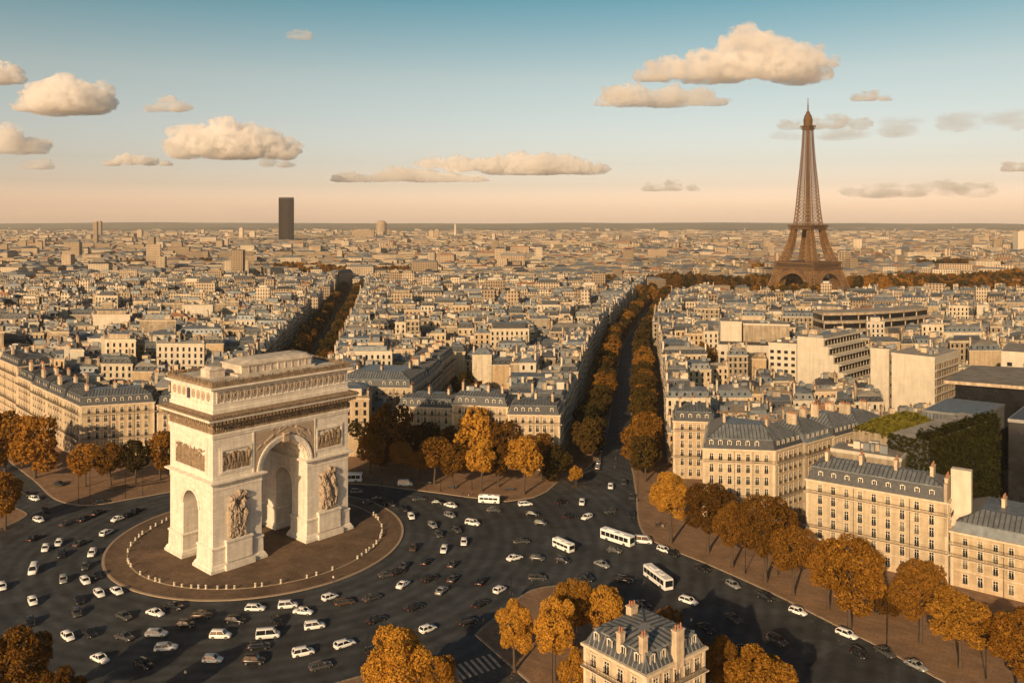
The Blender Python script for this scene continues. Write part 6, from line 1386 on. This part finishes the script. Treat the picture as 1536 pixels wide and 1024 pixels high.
if not globals().get('NOCLOUD'):
    cloud(948, 1256, 38, 126, [(.05, .30, .24), (.14, .45, .30), (.22, .38, .32), (.32, .46, .36), (.42, .52, .40), (.51, .68, .46), (.57, .86, .46), (.69, .84, .48), (.79, .6, .46), (.89, .42, .36), (.96, .3, .2)], 'largest white cumulus cloud left of the iron tower top', seed=2, res=3)
    cloud(890, 1100, 122, 161, [(.06, .3, .3), (.2, .7, .6), (.35, .4, .4), (.55, .7, .55), (.75, .6, .5), (.92, .3, .3)], 'thin low cloud strip under the largest cumulus', seed=3, dens=.007)
    cloud(24, 172, 105, 172, [(.12, .35, .45), (.3, .6, .6), (.46, .85, .6), (.62, .6, .6), (.8, .35, .4)], 'bright heaped cumulus cloud at the upper left', seed=4, res=3)
    cloud(-30, 42, 91, 128, [(.2, .5, .6), (.5, .7, .7), (.8, .4, .4)], 'cloud cut by the left edge at the top', seed=5, dens=.008)
    cloud(242, 455, 175, 240, [(.08, .6, .4), (.24, .8, .55), (.4, .8, .6), (.56, .65, .6), (.72, .6, .55), (.9, .45, .4)], 'long grey cloud above the dark skyscraper', seed=6, res=3)
    cloud(214, 292, 141, 169, [(.2, .4, .4), (.5, .8, .6), (.8, .5, .5)], 'small cloud between the heaped one and the long grey one', seed=7, dens=.006)
    cloud(-20, 74, 184, 232, [(.3, .5, .5), (.55, .8, .6), (.85, .5, .4)], 'ragged cloud at the left edge below the heaped one', seed=8, dens=.007)
    cloud(150, 260, 228, 249, [(.15, .4, .5), (.4, .8, .6), (.65, .6, .6), (.9, .3, .4)], 'flat small cloud below the long grey cloud', seed=9, dens=.008)
    cloud(494, 736, 247, 274, [(.06, .5, .5), (.2, .4, .5), (.38, .8, .6), (.52, .7, .6), (.7, .5, .5), (.9, .35, .4)], 'left one of the two low flat clouds over the middle skyline', seed=10, dens=.007)
    cloud(620, 918, 224, 263, [(.08, .7, .35), (.22, .7, .4), (.38, .6, .45), (.52, .75, .6), (.66, .8, .6), (.8, .65, .55), (.93, .4, .4)], 'right and larger one of the two low flat clouds over the middle skyline', seed=11, res=3)
    cloud(1164, 1312, 168, 196, [(.1, .4, .4), (.3, .5, .5), (.55, .7, .5), (.8, .5, .4)], 'faint cloud behind the iron tower top', seed=12, dens=.004)
    cloud(1272, 1338, 132, 153, [(.2, .4, .5), (.5, .7, .6), (.8, .4, .4)], 'small faint cloud right of the iron tower top', seed=13, dens=.005)
    cloud(1255, 1500, 264, 298, [(.1, .4, .4), (.3, .5, .5), (.5, .5, .5), (.72, .6, .5), (.9, .7, .5)], 'hazy low cloud right of the iron tower', seed=14, dens=.003)
    cloud(958, 1052, 268, 288, [(.2, .4, .5), (.5, .6, .6), (.8, .4, .4)], 'faint low cloud left of the iron tower', seed=15, dens=.003)
    cloud(30, 82, 236, 255, [(.3, .5, .5), (.6, .6, .6)], 'tiny cloud low at the left', seed=16, dens=.004)
    cloud(426, 470, 42, 61, [(.3, .5, .6), (.65, .6, .6)], 'tiny cloud near the top edge', seed=17, dens=.003)
    cloud(388, 446, 232, 252, [(.3, .6, .6), (.7, .4, .5)], 'cloud scrap hanging below the long grey cloud', seed=18, dens=.005)
    cloud(1150, 1560, 158, 212, [(.1, .2, .25), (.3, .35, .3), (.5, .5, .3), (.7, .65, .3), (.9, .8, .3)], 'wide veil of thin cloud right of the iron tower', seed=19, dens=.0016, thick=.9)
    cloud(1500, 1560, 240, 258, [(.3, .5, .6), (.7, .5, .6)], 'small cloud at the right edge', seed=20, dens=.005)
# ================================================================== HAZE
if not globals().get('NOHAZE'):
    b = MB(); b.box(-14000, -2100, -1.2, 14000, 14000, 290); m = bpy.data.materials.new('haze'); m.use_nodes = True; t = m.node_tree; t.nodes.clear(); o = t.nodes.new('ShaderNodeOutputMaterial'); v = t.nodes.new('ShaderNodeVolumePrincipled')
    v.inputs['Color'].default_value = (.98, .93, .86, 1); v.inputs['Density'].default_value = 3.8e-5; v.inputs['Anisotropy'].default_value = .0; t.links.new(v.outputs[0], o.inputs['Volume'])
    h = b.build('haze', m); stuff(h)
